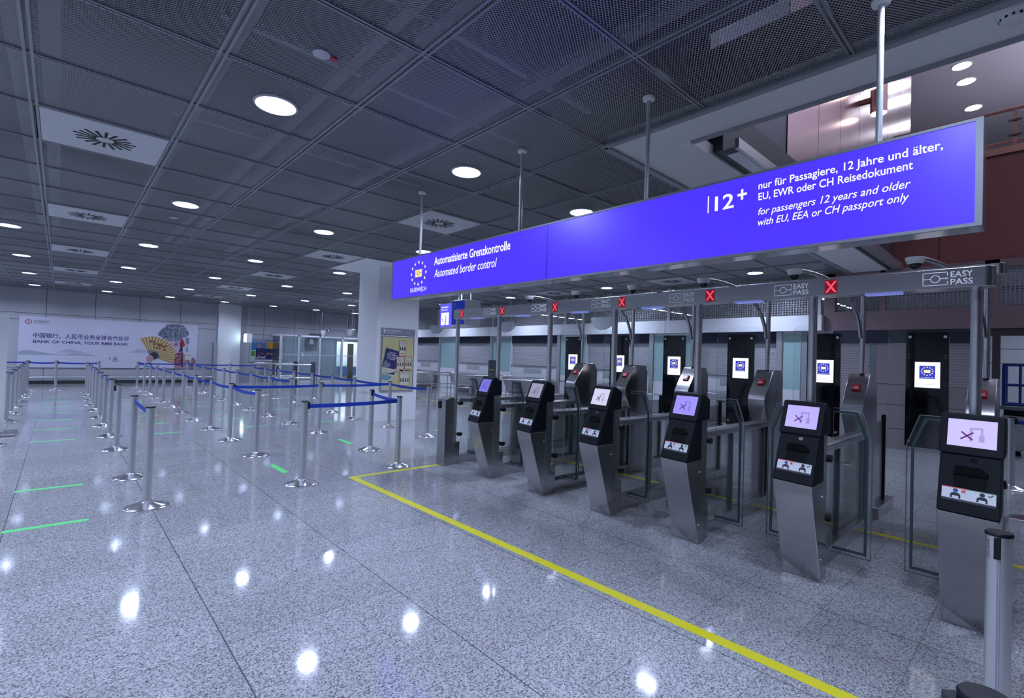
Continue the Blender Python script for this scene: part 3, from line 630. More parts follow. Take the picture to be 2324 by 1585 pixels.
def hinges(t, x, y, z0s):
    for z in z0s:
        h = MB(); h.tube([(x, y - 0.028, z), (x, y + 0.028, z)], 0.030, 16); h.box(x + .02, x + .055, y - .012, y + .012, z - .02, z + .02)
        h.build('hinge', BLACK, t, smooth=True)
DIVN = {6: 'at the gate end post beside the queue', 0: 'beside the lane nearest the foreground post'}
for k in range(7):
    c = CK[k]
    lab = 'steel and glass lane divider ' + (DIVN.get(k) or 'behind the %s kiosk from the poster pillar' % FROMP[k])
    t = thing('lane_divider', lab, 'gate divider', (5.3, c, 0), 'lane dividers of the border gates')
    xe = 6.2 if k < 6 else 7.4
    tr_ = MB(); tr_.prism([(c - .055, .935), (c + .055, .935), (c + .055, .99), (c + .035, 1.01), (c - .035, 1.01), (c - .055, .99)], 0, 4.59, xe); tr_.build('handrail', STEELH, t, bevel=0.004)
    if k < 6: MB().box(4.59, 6.235, c - .065, c + .065, 0, 0.13).build('plinth', STEELH, t, bevel=0.006); MB().box(6.666, 7.45, c - .065, c + .065, 0, 0.13).build('plinth', STEELH, t, bevel=0.006)
    else: MB().box(4.59, 7.9, c - .065, c + .065, 0, 0.13).build('plinth', STEELH, t, bevel=0.006)
    for x0, x1 in ((4.66, 5.27), (5.34, xe - .08)): MB().box(x0, x1, c - .006, c + .006, .13, .935).build('glass_pane', GLASS, t)
    for x in (5.305, xe - .04): MB().box(x - .022, x + .022, c - .02, c + .02, .13, .935).build('dark_post', DARKG, t)
    MB().box(7.18, 7.215, c - .02, c + .02, .13, 1.12).build('dark_post', BLACK, t)
    if k < 6: MB().box(6.68, 7.18, c - .006, c + .006, .13, 1.05).build('glass_pane', GLASS, t)
    if k == 6:
        MB().prism([(4.28, 0), (4.455, 0), (4.455, 1.0), (4.40, 1.03), (4.28, .985)], 1, c - .105, c + .095).build('end_post', STEEL, t, bevel=0.008)
        MB().box(4.457, 4.57, c - .10, c + .06, 0, .345).build('hinge_box', STEEL, t, bevel=0.004)
        MB().box(4.262, 4.279, c + .02, c + .07, .85, .96).build('belt_clip', BLACK, t)
    hinges(t, 4.535 if k < 6 else 4.53, c - .125, (0.46, 0.93))
    if k > 0 and k < 6: pass
    # glass wings hang from the divider on both sides
    for sgn, on in ((-1, k > 0), (1, k < 6)):
        if not on: continue
        yh, yi = c + sgn * .118, c + sgn * .385
        def wing(ins, z0, zs, zt):
            q = yi - sgn * ins; h = yh + sgn * ins * .2
            return [(h, z0), (q, z0), (q, zs), (q - sgn * .075, zt), (h, zt)]
        P = wing(0, .155, 1.10, 1.325)
        wg = MB().prism([(y, z) for y, z in P], 0, 4.695, 4.707).build('glass_wing', GLASS, t)
        # dark band set in from the free edge, and the bright ground rim
        def band(i0, i1):
            A, B = wing(i0, .155 + i0, 1.10 - i0 * .2, 1.325 - i0 * .8), wing(i1, .155 + i1, 1.10 - i1 * .2, 1.325 - i1 * .8)
            m = MB()
            for n in range(len(A) - 1):
                m.hull2([(4.693, *A[n]), (4.693, *A[n + 1]), (4.693, *B[n + 1]), (4.693, *B[n])], [(4.709, *A[n]), (4.709, *A[n + 1]), (4.709, *B[n + 1]), (4.709, *B[n])])
            return m
        band(.028, .045).build('edge_band', GLASSE, wg)
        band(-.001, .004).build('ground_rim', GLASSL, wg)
RK = [0.405 + 0.962 * k for k in range(6)]                             # the rear line stands a little closer together
# rear cabinets with the red buttons
for k in range(6):
    c = RK[k]; prof = [(6.24, .0), (6.24, .90), (6.215, .98), (6.13, 1.10), (6.09, 1.17), (6.082, 1.24), (6.10, 1.30), (6.33, 1.585), (6.36, 1.60), (6.585, 1.60), (6.66, 1.50), (6.66, 0)]
    t = thing('rear_cabinet', 'tall stainless cabinet with red button, %s from the poster pillar' % FROMP[k], 'cabinet', (6.4, c, 0), 'stainless cabinets behind the kiosks')
    MB().prism(prof, 1, c - .098, c + .098).build('body', STEEL, t, bevel=0.006, smooth=True)
    O = Vector((6.10, c + .098, 1.30)); V = (Vector((6.33, c + .098, 1.585)) - O).normalized(); U = Vector((0, -1, 0)); N = U.cross(V).normalized()
    def bx(u0, u1, v0, v1, n0, n1):
        P = lambda u, v, n: O + U * u + V * v + N * n
        return MB().hull2([P(u0, v0, n0), P(u1, v0, n0), P(u1, v1, n0), P(u0, v1, n0)], [P(u0 + .006, v0 + .006, n1), P(u1 - .006, v0 + .006, n1), P(u1 - .006, v1 - .006, n1), P(u0 + .006, v1 - .006, n1)])
    bt = bx(.062, .142, .145, .235, 0.001, .024).build('emergency_button', REDB, t, bevel=0.003)
    bx(.077, .127, .165, .212, .0245, .027).build('button_window', mat('button_red_light', (0.55, 0.10, 0.12), 0.25), bt)
    ln = bx(.080, .124, .166, .178, .0272, .0278); ln.build('button_lettering_strip', mat('strip_white', (0.8, 0.75, 0.75), 0.4), bt)
# exit doors: glass leaf across each lane with the black screen panel bolted to it
SCRW = emis('exit_screen_white', (0.92, 0.95, 1.0), 1.15)
for k in range(6):
    c = CK[k] + .489 + (.035, .012, .008, 0, 0, 0)[k]
    t = thing('exit_door', 'glass exit door with glowing white screen panel, %s lane from the poster pillar' % FROMP[k], 'glass door', (6.76, c, 0), 'exit doors of the border gates')
    MB().prism(rrect(c - .345, c + .345, .15, 2.16, .09, 6), 0, 6.755, 6.767).build('glass_leaf', GLASS, t)
    pn = MB().prism(rrect(c - .165, c + .185, .84, 2.06, .02, 3), 0, 6.722, 6.745).build('black_panel', GLOSSB, t)
    for yy, zz in ((-.135, .90), (.15, .90), (-.135, 2.01), (.15, 2.01)):
        MB().tube([(6.7218, c + yy, zz), (6.708, c + yy, zz)], .015, 14).build('fixing_bolt', CHROME, pn, smooth=True)
    f = Flat((6.7218, c, 0), XN['U'], XN['V'], 0.001); f.rect(-.108, .098, 1.475, 1.745)
    s = f.build('screen', SCRW, t)
    f = Flat((6.7218, c, 0), XN['U'], XN['V'], 0.0018); f.rect(-.070, .058, 1.570, 1.705); f.build('emblem_field', emis('emblem_blue', (0.035, 0.05, 0.55), 1.0), s)
    f = Flat((6.7218, c, 0), XN['U'], XN['V'], 0.0026)
    for n in range(12): f.star((-.006 + .046 * math.sin(2 * PI * n / 12), 1.648 + .042 * math.cos(2 * PI * n / 12)), .0095)
    f.text('EU / EWR / CH', -.056, 1.577, .009, .10, bold=.02)
    f.rect(-.032, .020, 1.632, 1.662); f.build('emblem_stars', emis('emblem_yellow', (1.0, 0.93, 0.55) if k < 3 else (0.75, 0.85, 0.12), 1.0), s)
    f = Flat((6.7218, c, 0), XN['U'], XN['V'], 0.002); f.pl([(-.06, 1.51), (0, 1.508), (.05, 1.516), (.078, 1.535), (.05, 1.521), (0, 1.513)]); f.build('screen_swoosh', emis('swoosh_grey', (0.55, 0.65, 0.85), 1.0), s)
    cmx = MB(); cmx.tube([(6.7215, c - .045, 1.80), (6.712, c - .045, 1.80)], .012, 14)
    cmx.build('camera_lens', mat('lens', (0.02, 0.02, 0.03), 0.05), t, smooth=True)
    dt = MB()
    for yy in (-.135, .155):
        for zz in (1.50, 1.53, 1.79, 1.82): dt.tube([(6.7216, c + yy, zz), (6.7195, c + yy, zz)], .0085, 10)
    dt.build('sensor_dots', mat('dot_grey', (0.10, 0.10, 0.12), 0.3), t, smooth=True)
# overhead gantry
gt = thing('gantry', 'steel gantry with red cross signals and white lettering over the gates', 'gantry', (5.0, 3.2, 0))
BZ0, BZ1, BXF = 2.222, 2.357, 4.45
MB().prism(rrect(4.45, 4.62, .235, 6.235, .05, 8), 2, BZ0, BZ1).build('front_beam', STEELH, gt, bevel=0.003, smooth=True)
MB().prism(rrect(6.28, 6.42, .26, 6.0, .05, 6), 2, 2.56, 2.66).build('rear_beam', STEELH, gt, bevel=0.003, smooth=True)
for k, c in enumerate(CK):
    MB().tube([(4.535, c, .3455), (4.535, c, BZ0 + .002)], .031, 18).build('front_pole', POLE, gt, smooth=True)
    if k < 6: MB().tube([(6.35, RK[k] - .02, 1.601), (6.35, RK[k] - .02, 2.562)], .026, 16).build('rear_pole', POLE, gt, smooth=True)
for k in range(1, 7):
    y = CK[k] - .145 if k < 6 else 5.985
    sgn_ = Flat((BXF, y, 0), XN['U'], XN['V'], 0.0012); sgn_.rect(-.044, .044, BZ0 + .012, BZ1 - .012); so_ = sgn_.build('signal_window', emis('signal_dark_red', (0.16, 0.0, 0.008), 1.0), gt)
    x_ = Flat((BXF, y, 0), XN['U'], XN['V'], 0.0024)
    zc = (BZ0 + BZ1) / 2
    for s1 in (-1, 1):
        for n in range(11):
            for mm in (-1, 0, 1):
                q = (n - 5) / 5; x_.disc((q * .029 + mm * .0055, zc + s1 * q * .041), .0038, 8)
    x_.build('red_cross', emis('signal_red', (1.0, 0.09, 0.15), 1.25), so_)
for k in range(6):
    y = [.47, 1.445, 2.42, 3.395, 4.365, 5.335][k]
    f = Flat((BXF, y, 0), XN['U'], XN['V'], 0.0012); zc = (BZ0 + BZ1) / 2; z0, z1 = zc - .046, zc + .046; tk = .0055
    f.rect(-.13, -.13 + tk, z0, z1).rect(-.13, .005, z1 - tk, z1).rect(-.13, .005, z0, z0 + tk).rect(.005 - tk, .005, zc + .02, z1).rect(.005 - tk, .005, z0, zc - .02)
    f.ring((-.062, zc), .0215, .027).rect(-.13, -.088, zc - tk / 2, zc + tk / 2).rect(-.036, .0, zc - tk / 2, zc + tk / 2).pl([(-.006, zc - .009), (.008, zc), (-.006, zc + .009)])
    f.build('passport_symbol', mat('logo_white', (0.86, 0.87, 0.88), 0.5), gt)
    Flat((BXF, y, 0), XN['U'], XN['V'], 0.0012).text('EASY', .018, zc + .006, .040, .112, bold=.010).text('PASS', .018, zc - .045, .040, .112, bold=.010).build('lettering', mat('logo_white', (0.86, 0.87, 0.88), 0.5), gt)
    MB().box(4.49, 4.58, CK[k] + .40, CK[k] + .62, BZ0 - .012, BZ0 - .0005).build('lane_lamp', emis('lane_lamp_glow', (0.14, 0.18, 0.55), 1.0), gt)
# dome cameras on curved arms
for k in range(6):
    c = RK[k] - .02; e_ = CK[k] - c
    t = thing('dome_camera', 'white dome camera on curved pipe above the beam, %s from the poster pillar' % FROMP[k], 'camera', (5.6, c + .47, 2.56), 'dome cameras over the lanes')
    p0, p1, p2 = Vector((6.325, c + .012, 1.98)), Vector((6.31, c + .06, 2.63)), Vector((5.62, c + .455 + e_, 2.655))
    pts = [p0 * (1 - s) ** 2 + p1 * 2 * s * (1 - s) + p2 * s * s for s in [n / 16 for n in range(17)]]
    MB().tube(pts, .021, 12).build('curved_arm', STEEL, t, smooth=True)
    ce = (5.58, c + .48 + e_, 2.60)
    MB().lathe([(.052, .0), (.064, .020), (.073, .046), (.073, .058), (.02, .062)], ce, 28).build('housing', WHITE, t, smooth=True)
    MB().lathe([(.012, -.048), (.028, -.041), (.042, -.025), (.047, -.001), (.047, .004)], ce, 24).build('smoked_dome', mat('smoked_dome', (0.012, 0.013, 0.02), 0.06), t, smooth=True)

# ================================================================== BELT POSTS
SH = 1.03
def stanchion_proto():
    t = thing('belt_post', 'x', 'barrier post', (0, 0, 0))
    MB().lathe([(.196, 0.0), (.198, .010), (.192, .016), (.165, .024), (.085, .046), (.055, .056), (.05, .066), (.043, .068)], (0, 0, 0), 48).build('base', CHROME, t, smooth=True, world=False)
    n = 64; P = []
    for q in range(n):
        a = 2 * PI * q / n; r = .039
        if q % 16 in (0, 1): r = .0335
        P.append((r * math.cos(a), r * math.sin(a)))
    MB().prism(P, 2, .055, SH - .014).build('pole', ALU, t, world=False)
    MB().lathe([(.030, SH - .016), (.042, SH - .014), (.0425, SH - .005), (.039, SH)], (0, 0, 0), 28).build('cap', BLACK, t, smooth=True, world=False)
    return t
SP = stanchion_proto(); FIRST = [True]
POSTS = {}
def post(key, x, y, label):
    o = SP if FIRST[0] else copy_tree(SP); FIRST[0] = False
    o.location = (x, y, 0); o['label'] = label; o['group'] = 'belt posts of the queue'
    o.rotation_euler.z = 0; POSTS[key] = o
    return o
def clip(o, ang, wd=1.0):
    d = Vector((math.cos(ang), math.sin(ang), 0)); n = Vector((-d.y, d.x, 0))
    a, b = d * .036, d * .060; z0, z1 = SH - .10, SH - .018
    if wd < 1: b = d * .0425
    p, q = n * .028 * wd, n * .022 * wd; e0, e1 = Vector((0, 0, z0)), Vector((0, 0, z1))
    return MB().hull2([a - p + e0, a + p + e0, a + p + e1, a - p + e1], [b - q + e0, b + q + e0, b + q + e1, b - q + e1]).build('belt_clip', BLACK, o, world=False)
def belt(k0, k1, sag=0.012, z=0.962, hgt=0.050):
    a, b = POSTS[k0], POSTS[k1]; d = Vector((b.location.x - a.location.x, b.location.y - a.location.y, 0)); L = d.length; d.normalize()
    ang = math.atan2(d.y, d.x); clip(a, ang)
    n = Vector((-d.y, d.x, 0)) * .0011; A = []; B = []
    N = 8; loop = [(i / N, 1) for i in range(N + 1)] + [(i / N, 0) for i in range(N, -1, -1)]
    mb = MB(); rows = []
    for i in range(N + 1):
        s = i / N; p = d * (.045 + (L - .09) * s); zz = z - sag * 4 * s * (1 - s)
        rows.append([p - n + Vector((0, 0, zz - hgt / 2)), p + n + Vector((0, 0, zz - hgt / 2)), p + n + Vector((0, 0, zz + hgt / 2)), p - n + Vector((0, 0, zz + hgt / 2))])
    vsx = [q for r in rows for q in r]; fs = []
    for i in range(N):
        for k in range(4): fs.append((i * 4 + k, i * 4 + (k + 1) % 4, i * 4 + 4 + (k + 1) % 4, i * 4 + 4 + k))
    fs += [(0, 1, 2, 3), (N * 4, N * 4 + 1, N * 4 + 2, N * 4 + 3)]
    mb.add(vsx, fs); mb.build('belt', BELT, a, world=False)
def row(key, x, ys, where):
    for n, y in enumerate(ys): post('%s%d' % (key, n), x if (key, n) != ('E', 2) else 5.42, y, 'steel belt post %s, %s from the near end' % (where, ORD[n]))
row('A', .71, [6.23, 7.72, 9.88, 11.38, 12.90, 14.40, 15.98, 17.5, 19.0, 20.5, 22.1], 'in the row towards the billboard lettering')
row('B', -.76, [11.22, 14.40, 15.93, 17.5, 18.98, 20.45, 21.97], 'in the row beside the white totem')
row('C', 2.30, [8.32, 9.92, 11.48, 13.05, 14.56, 16.07, 17.65, 19.1, 20.6, 22.2], 'in the row towards the folding fan')
row('D', 3.88, [11.55, 13.10, 14.68, 16.17, 17.72, 19.2, 20.75, 22.35, 23.85], 'between the fan row and pillar row')
row('E', 5.54, [8.50, 10.07, 11.62, 13.25, 14.76, 16.28, 17.77, 19.26, 20.8], 'in the row passing the pillar')
post('M0', 2.27, 6.25, 'steel belt post with belt and black clip, nearest to the long yellow line')
post('M1', 3.71, 6.45, 'steel belt post standing on the short yellow line, belts on two sides')
post('M2', 3.96, 7.81, 'steel belt post at the end of the angled belt, behind the yellow corner')
post('M3', 3.92, 9.97, 'steel belt post halfway along the long crossing belt before the pillar')
post('F0', -.06, 23.48, 'far belt post alone in the middle of the lane mouth under the billboard')
post('F1', 1.08, 23.4, 'far belt post at the free end of the belt crossing under the billboard')
post('F2', -.78, 23.5, 'far belt post at the corner below the bank emblem on the billboard')
post('F3', -2.3, 23.5, 'far belt post half hidden behind the white totem')
post('F4', 2.25, 23.85, 'far belt post below the hand holding the fan on the billboard')
post('F5', 5.25, 23.0, 'far belt post in front of the grey strip beside the far column')
post('F6', 6.35, 23.2, 'far belt post at the free end beside the far railing')
post('F7', 6.65, 17.33, 'belt post with blue clip standing alone before the glass lobby')
clip(POSTS['F7'], 2.4)
post('R0', 10.12, .34, 'belt post with belt beyond the gates, in front of the blue trolley')
post('R1', 8.14, .10, 'belt post just behind the kiosk nearest the foreground, cut by the frame')
post('R2', 10.0, -1.3, 'belt post out past the frame edge, holding the trolley belt')
post('N0', 2.735, .122, 'big foreground belt post with black belt slot and small lettering'); clip(POSTS['N0'], 3.05, .38)
post('N1', 1.335, .075, 'belt post whose cap just shows at the bottom edge'); clip(POSTS['N1'], 2.0)
f = MB()
lt = Flat((2.735 + .0395 * math.cos(2.35), .122 + .0395 * math.sin(2.35), SH - .028), (0, 0, -1), (math.cos(2.35 - PI / 2) * -1, math.sin(2.35 - PI / 2) * -1, 0), 0.001)
lt.text('Service D.E1', 0.0, -.004, .010, .072).build('post_lettering', BLACK, POSTS['N0'])
belt('A0', 'A1'); clip(POSTS['A2'], 2.9)
for n in range(3, 10): belt('A%d' % n, 'A%d' % (n + 1))
for n in range(1, 6): belt('B%d' % n, 'B%d' % (n + 1))
belt('B6', 'F2'); belt('F2', 'F0', .02); belt('F0', 'F1', .02); belt('F3', 'F2')
belt('C0', 'C1', .03)
for n in range(1, 9): belt('C%d' % n, 'C%d' % (n + 1), .03)
belt('C9', 'F4'); belt('F4', 'D8', .015); belt('D8', 'F5', .02); belt('F5', 'F6', .02)
for n in range(0, 7): belt('D%d' % n, 'D%d' % (n + 1), .03)
belt('D7', 'D8')
for n in range(0, 8): belt('E%d' % n, 'E%d' % (n + 1), .025)
belt('C1', 'M3', .015); belt('M3', 'E1', .015)
belt('M0', 'M1', .01); belt('M2', 'M1', .02)
belt('R0', 'R2', .04)
# paper holder on the far post under the fan
t = thing('sign_holder', 'small paper notice in a frame on a far belt post, against the billboard', 'notice', (3.88, 23.85, SH))
MB().box(3.872, 3.888, 23.845, 23.86, SH + .001, SH + .10).build('stem', BLACK, t)
MB().box(3.77, 3.99, 23.842, 23.856, SH + .10, SH + .40).build('frame', mat('holder_frame', (0.42, 0.42, 0.40), .4), t)
Flat((3.77, 23.842, SH + .10), YN['U'], YN['V'], .001).rect(.012, .208, .012, .288).build('paper', mat('paper', (0.70, 0.70, 0.62), .6), t)
Flat((3.77, 23.842, SH + .10), YN['U'], YN['V'], .002).rect(.04, .18, .20, .215).rect(.06, .17, .06, .072).rect(.05, .17, .17, .182).build('printed_lines', DARKG, t)

# ================================================================== WHITE TOTEM AT THE EDGE
t = thing('sign_totem', 'white standing totem on a steel base plate, cut by the picture edge', 'sign stand', (-.86, 12.55, 0))
MB().box(-1.30, -.52, 12.2, 12.9, 0, .035).build('base_plate', STEEL, t, bevel=.01)
MB().box(-1.22, -.685, 12.49, 12.56, .036, 2.12).build('panel', WHITE, t, bevel=.006)

# ================================================================== BANK BILLBOARD
BY = 27.10
t = thing('billboard', 'wide pale bank billboard with an opera performer holding a golden fan', 'billboard', (1.75, BY, .66))
Q = lambda pts, l: Flat((0, 27.08, 0), YN['U'], YN['V'], l).pl(pts)
def QQ(l): return Flat((0, 27.08, 0), YN['U'], YN['V'], l)
MB().box(-1.2, 4.76, 27.08, 27.115, .66, 2.69).build('board', wall_panel_mat('billboard_paper', (0.56, 0.565, 0.68), .35, vary=.06), t)
m_h = mat('print_hill', (0.33, 0.38, 0.46), .5); m_h2 = mat('print_hill_pale', (0.40, 0.43, 0.53), .5)
Q([(-.1, 1.27), (0.16, 1.39), (0.31, 1.43), (0.63, 1.34), (0.88, 1.27)], .001).pl([(2.2, 1.32), (2.54, 1.51), (2.79, 1.46), (2.87, 1.35)]).build('pale_hills', m_h2, t)
Q([(-1.18, 1.15), (-1.18, 1.28), (-0.94, 1.35), (-0.66, 1.3), (-0.22, 1.21), (0.14, 1.19), (0.38, 1.25), (0.79, 1.24), (1.2, 1.17)], .002).build('hills', m_h, t)
Q([(1.67, .99), (1.78, 1.19), (1.80, 1.0)], .002).pl([(1.81, .99), (1.80, 1.17), (1.87, 1.0)]).pl([(1.63, .97), (1.93, .97), (1.87, .94), (1.70, .94)]).pl([(1.53, 1.03), (1.6, 1.14), (1.63, 1.03)]).build('sailing_boat', mat('print_boat', (.24, .26, .33), .5), t)
INK = mat('print_navy', (0.035, 0.03, 0.16), .5)
QQ(.002).text('中国银行，人民币业务全球合作伙伴', -.79, 1.855, .155, 3.0, bold=.016).build('chinese_lettering', INK, t)
QQ(.002).text('BANK OF CHINA, YOUR RMB BANK', -.78, 1.635, .120, 2.98, bold=.02).build('english_lettering', INK, t)
QQ(.002).text('中国银行', -.79, 2.44, .085, .47).text('BANK OF CHINA', -.79, 2.385, .028, .46).build('bank_name', mat('print_black', (.03, .03, .035), .5), t)
lg = QQ(.002); lg.ring((-.94, 2.455), .072, .092, 32, 1.08); lg.pl([(-.97, 2.43), (-.91, 2.43), (-.91, 2.48), (-.97, 2.48)][::-1]); lg.rect(-.944, -.936, 2.383, 2.43).rect(-.944, -.936, 2.48, 2.527)
lg.build('bank_emblem', mat('print_red', (.33, .012, .02), .5), t)
Flat((0, 27.08, 0), YN['U'], YN['V'], .003).rect(-.957, -.923, 2.443, 2.467).build('emblem_eye', mat('print_paper', (0.56, 0.565, 0.68), .5), t)
# the performer
Q([(4.57, 1.2), (4.72, 1.08), (4.75, .67), (4.48, .67)], .002).build('patterned_sleeve', mat('print_sleeve', (.26, .13, .17), .5), t)
Q([(3.89, 1.36), (4.14, 1.42), (4.5, 1.15), (4.5, .67), (3.89, .67)], .0015).build('robe', mat('print_robe', (.36, .20, .26), .5), t)
Q([(3.89, 1.33), (4.14, 1.4), (4.17, .8), (3.89, .8)], .003).build('red_collar', mat('print_collar', (.22, .03, .05), .5), t)
QQ(.0035).line((3.92, 1.28), (4.12, 1.18), .03).line((3.92, 1.15), (4.13, 1.30), .02).line((3.93, 1.02), (4.13, 1.12), .03).line((3.95, .90), (4.1, 1.0), .025).disc((4.03, 1.22), .035, 10).disc((4.0, 1.06), .03, 10).build('collar_embroidery', mat('print_embroidery', (.45, .36, .42), .5), t)
Q([(3.66, 1.93), (3.8, 1.95), (4.07, 1.87), (4.09, 1.7), (4.06, 1.53), (4.0, 1.41), (3.89, 1.36), (3.87, 1.53), (3.77, 1.64), (3.68, 1.75)], .004).build('painted_face', mat('print_face', (.52, .36, .47), .5), t)
Q([(3.83, 1.72), (3.90, 1.83), (4.02, 1.83), (4.03, 1.72), (3.92, 1.67)], .0045).build('eye_shadow', mat('print_rouge', (.40, .15, .28), .5), t)
Q([(3.86, 1.75), (3.90, 1.78), (3.96, 1.77), (3.91, 1.735)], .005).pl([(3.82, 1.79), (3.92, 1.84), (4.0, 1.83), (3.92, 1.825)]).build('eye', mat('print_black', (.03, .03, .035), .5), t)
Q([(3.85, 1.485), (3.92, 1.495), (3.88, 1.455)], .005).build('lips', mat('print_red', (.33, .012, .02), .5), t)
Q([(4.07, 1.88), (4.14, 1.87), (4.19, 1.54), (4.23, .72), (4.17, .72), (4.15, 1.45), (4.03, 1.4), (4.09, 1.62)], .005).build('hair', mat('print_black', (.03, .03, .035), .5), t)
Q([(3.22, 2.15), (3.26, 2.29), (3.36, 2.44), (3.48, 2.53), (3.51, 2.62), (3.7, 2.67), (3.91, 2.68), (4.16, 2.65), (4.3, 2.5), (4.4, 2.32), (4.39, 2.18), (4.24, 2.11), (4.12, 2.04), (4.05, 1.88), (3.8, 1.94), (3.64, 1.9), (3.46, 1.99), (3.39, 2.06)], .006).build('headdress', mat('print_headdress', (.13, .15, .21), .5), t)
b1, b2 = QQ(.007), QQ(.0075)
for n in range(150):
    a = random.uniform(0, 2 * PI); r = math.sqrt(random.random()); u = 3.82 + .52 * r * math.cos(a); v = 2.33 + .31 * r * math.sin(a)
    (b1 if n % 3 else b2).disc((u, v), random.uniform(.012, .034), 7)
b1.build('silver_beads', mat('print_bead', (.33, .37, .45), .5), t); b2.build('dark_beads', mat('print_bead_dark', (.05, .06, .09), .5), t)
bw = QQ(.0085)
for u, v in ((3.52, 2.0), (3.62, 1.97), (3.72, 1.99), (3.82, 2.0), (3.92, 1.98), (4.01, 1.95)): bw.ring((u, v), .018, .034, 12)
bw.build('forehead_beads', mat('print_bead_pale', (.50, .47, .58), .5), t)
Q([(4.08, 1.97), (4.16, 2.04), (4.23, 1.91), (4.28, 1.72), (4.19, 1.65), (4.14, 1.77)], .009).build('red_flower', mat('print_red_bright', (.42, .008, .03), .5), t)
Q([(4.27, 2.10), (4.42, 2.1), (4.45, 1.88), (4.35, 1.73), (4.29, 1.87)], .008).pl([(4.34, 1.70), (4.37, 1.70), (4.42, 1.45), (4.30, 1.45)]).build('tassel', mat('print_tassel', (.22, .24, .33), .5), t)
Q([(2.74, .86), (2.82, 1.04), (2.89, .85), (3.02, .87), (3.04, .68), (2.71, .68)], .003).build('white_sleeve', mat('print_white', (.60, .62, .72), .5), t)
Q([(2.46, .68), (2.51, .83), (2.66, .92), (2.59, .68)], .003).build('orange_sleeve', mat('print_orange', (.30, .09, .04), .5), t)
fan0 = Vector((3.02, 1.17)); leaf, ribs, bl, stk = QQ(.009), QQ(.010), QQ(.011), QQ(.0115)
a0, a1 = 120, -18; NF = 17
R1 = lambda a: .86 + .06 * math.cos(math.radians(a - 60))
for n in range(NF):
    aa, ab = a0 + (a1 - a0) * n / NF, a0 + (a1 - a0) * (n + 1) / NF; am = aa + (ab - aa) * .55
    P = lambda a, r: (fan0.x + r * math.cos(math.radians(a)), fan0.y + r * math.sin(math.radians(a)))
    leaf.pl([P(aa, .30), P(aa, R1(aa)), P(am, R1(am)), P(am, .30)])
    ribs.pl([P(am, .30), P(am, R1(am)), P(ab, R1(ab)), P(ab, .30)])
    if 3 <= n <= 10:
        for q in range(2):
            rr_ = random.uniform(.42, .74); ac = aa + random.uniform(0, 1) * (ab - aa); bl.disc(P(ac, rr_), random.uniform(.03, .055), 8)
    stk.line(P(aa, .12), P(aa, .31), .016)
leaf.build('fan_leaf', mat('print_cream', (.52, .44, .25), .5), t); ribs.build('fan_folds', mat('print_ochre', (.33, .18, .05), .5), t)
bl.build('fan_painting', mat('print_brown', (.20, .07, .025), .5), t); stk.build('fan_sticks', mat('print_black', (.03, .03, .035), .5), t)
QQ(.012).disc((3.12, 1.22), .16, 20, .95).build('fan_pivot', mat('print_black', (.03, .03, .035), .5), t)
Q([(2.83, 1.14), (2.9, 1.23), (2.95, 1.27), (3.03, 1.24), (3.1, 1.14), (3.08, 1.08), (3.06, .98), (3.02, .87), (2.89, .86), (2.85, 1.01)], .013).build('hand', mat('print_hand', (.42, .27, .30), .5), t)
QQ(.0135).line((2.93, 1.18), (3.07, 1.12), .012).line((2.91, 1.11), (3.06, 1.05), .012).line((2.91, 1.05), (3.03, .99), .012).build('finger_lines', mat('print_hand_dark', (.22, .13, .15), .5), t)

# ================================================================== POSTER ON THE PILLAR
t = thing('poster_case', 'framed yellow police poster case on the white pillar', 'poster', (6.2, PY0, .74))
O = (5.745, PY0 - .03, 0)
MB().box(5.745, 6.675, PY0 - .03, PY0 - .001, .72, 2.10).build('frame', ALU, t, bevel=.008)
hp = MB().box(5.74, 6.68, PY0 - .028, PY0 - .001, 2.125, 2.285).build('header', mat('header_grey', (.27, .29, .36), .4), t)
PF = lambda l: Flat(O, YN['U'], YN['V'], l)
PFH = lambda l: Flat((5.74, PY0 - .028, 0), YN['U'], YN['V'], l)
PFH(.0015).text('Bundespolizei', .155, 2.205, .048, .38, bold=.012).text('Federal Police', .155, 2.15, .032, .27).pl([(.055, 2.25), (.07, 2.26), (.085, 2.25), (.10, 2.26), (.115, 2.25), (.11, 2.19), (.085, 2.15), (.06, 2.19)]).build('header_lettering', mat('print_pure_white', (.78, .78, .80), .5), hp)
PF(.0012).rect(.035, .895, .76, 2.065).build('yellow_backing', wall_panel_mat('poster_yellow', (.60, .55, .27), .5, vary=.10), t)
PF(.002).pl([(.04, .76), (.33, .76), (.33, 1.17), (.06, 1.17)]).build('pale_leaflet', mat('leaflet_cream', (.62, .60, .43), .5), t)
PF(.003).pl([(.05, 1.02), (.16, .99), (.24, 1.0), (.33, 1.09), (.30, 1.12), (.05, 1.15)]).build('leaflet_wave', mat('leaflet_blue', (.20, .34, .45), .5), t)
ps = PF(.004).pl([(.025, 1.18), (.045, 1.34), (.135, 1.80), (.56, 1.70), (.47, 1.30), (.43, 1.06)]).build('tilted_leaflet', mat('leaflet_cream', (.62, .60, .43), .5), t)
PF(.005).pl([(.04, 1.33), (.135, 1.80), (.56, 1.70), (.475, 1.30), (.36, 1.27)]).pl([(.06, 1.20), (.20, 1.16), (.37, 1.13), (.43, 1.24), (.36, 1.19), (.22, 1.175)]).build('navy_print', mat('print_poster_navy', (.025, .035, .13), .5), t)
ll = Flat(Vector(O) + Vector((0, 0, 0)), Vector((.974, 0, -.225)), Vector((.225, 0, .974)), .006)
def rot(u, v): return (u * .974 - v * .225, u * .225 + v * .974)
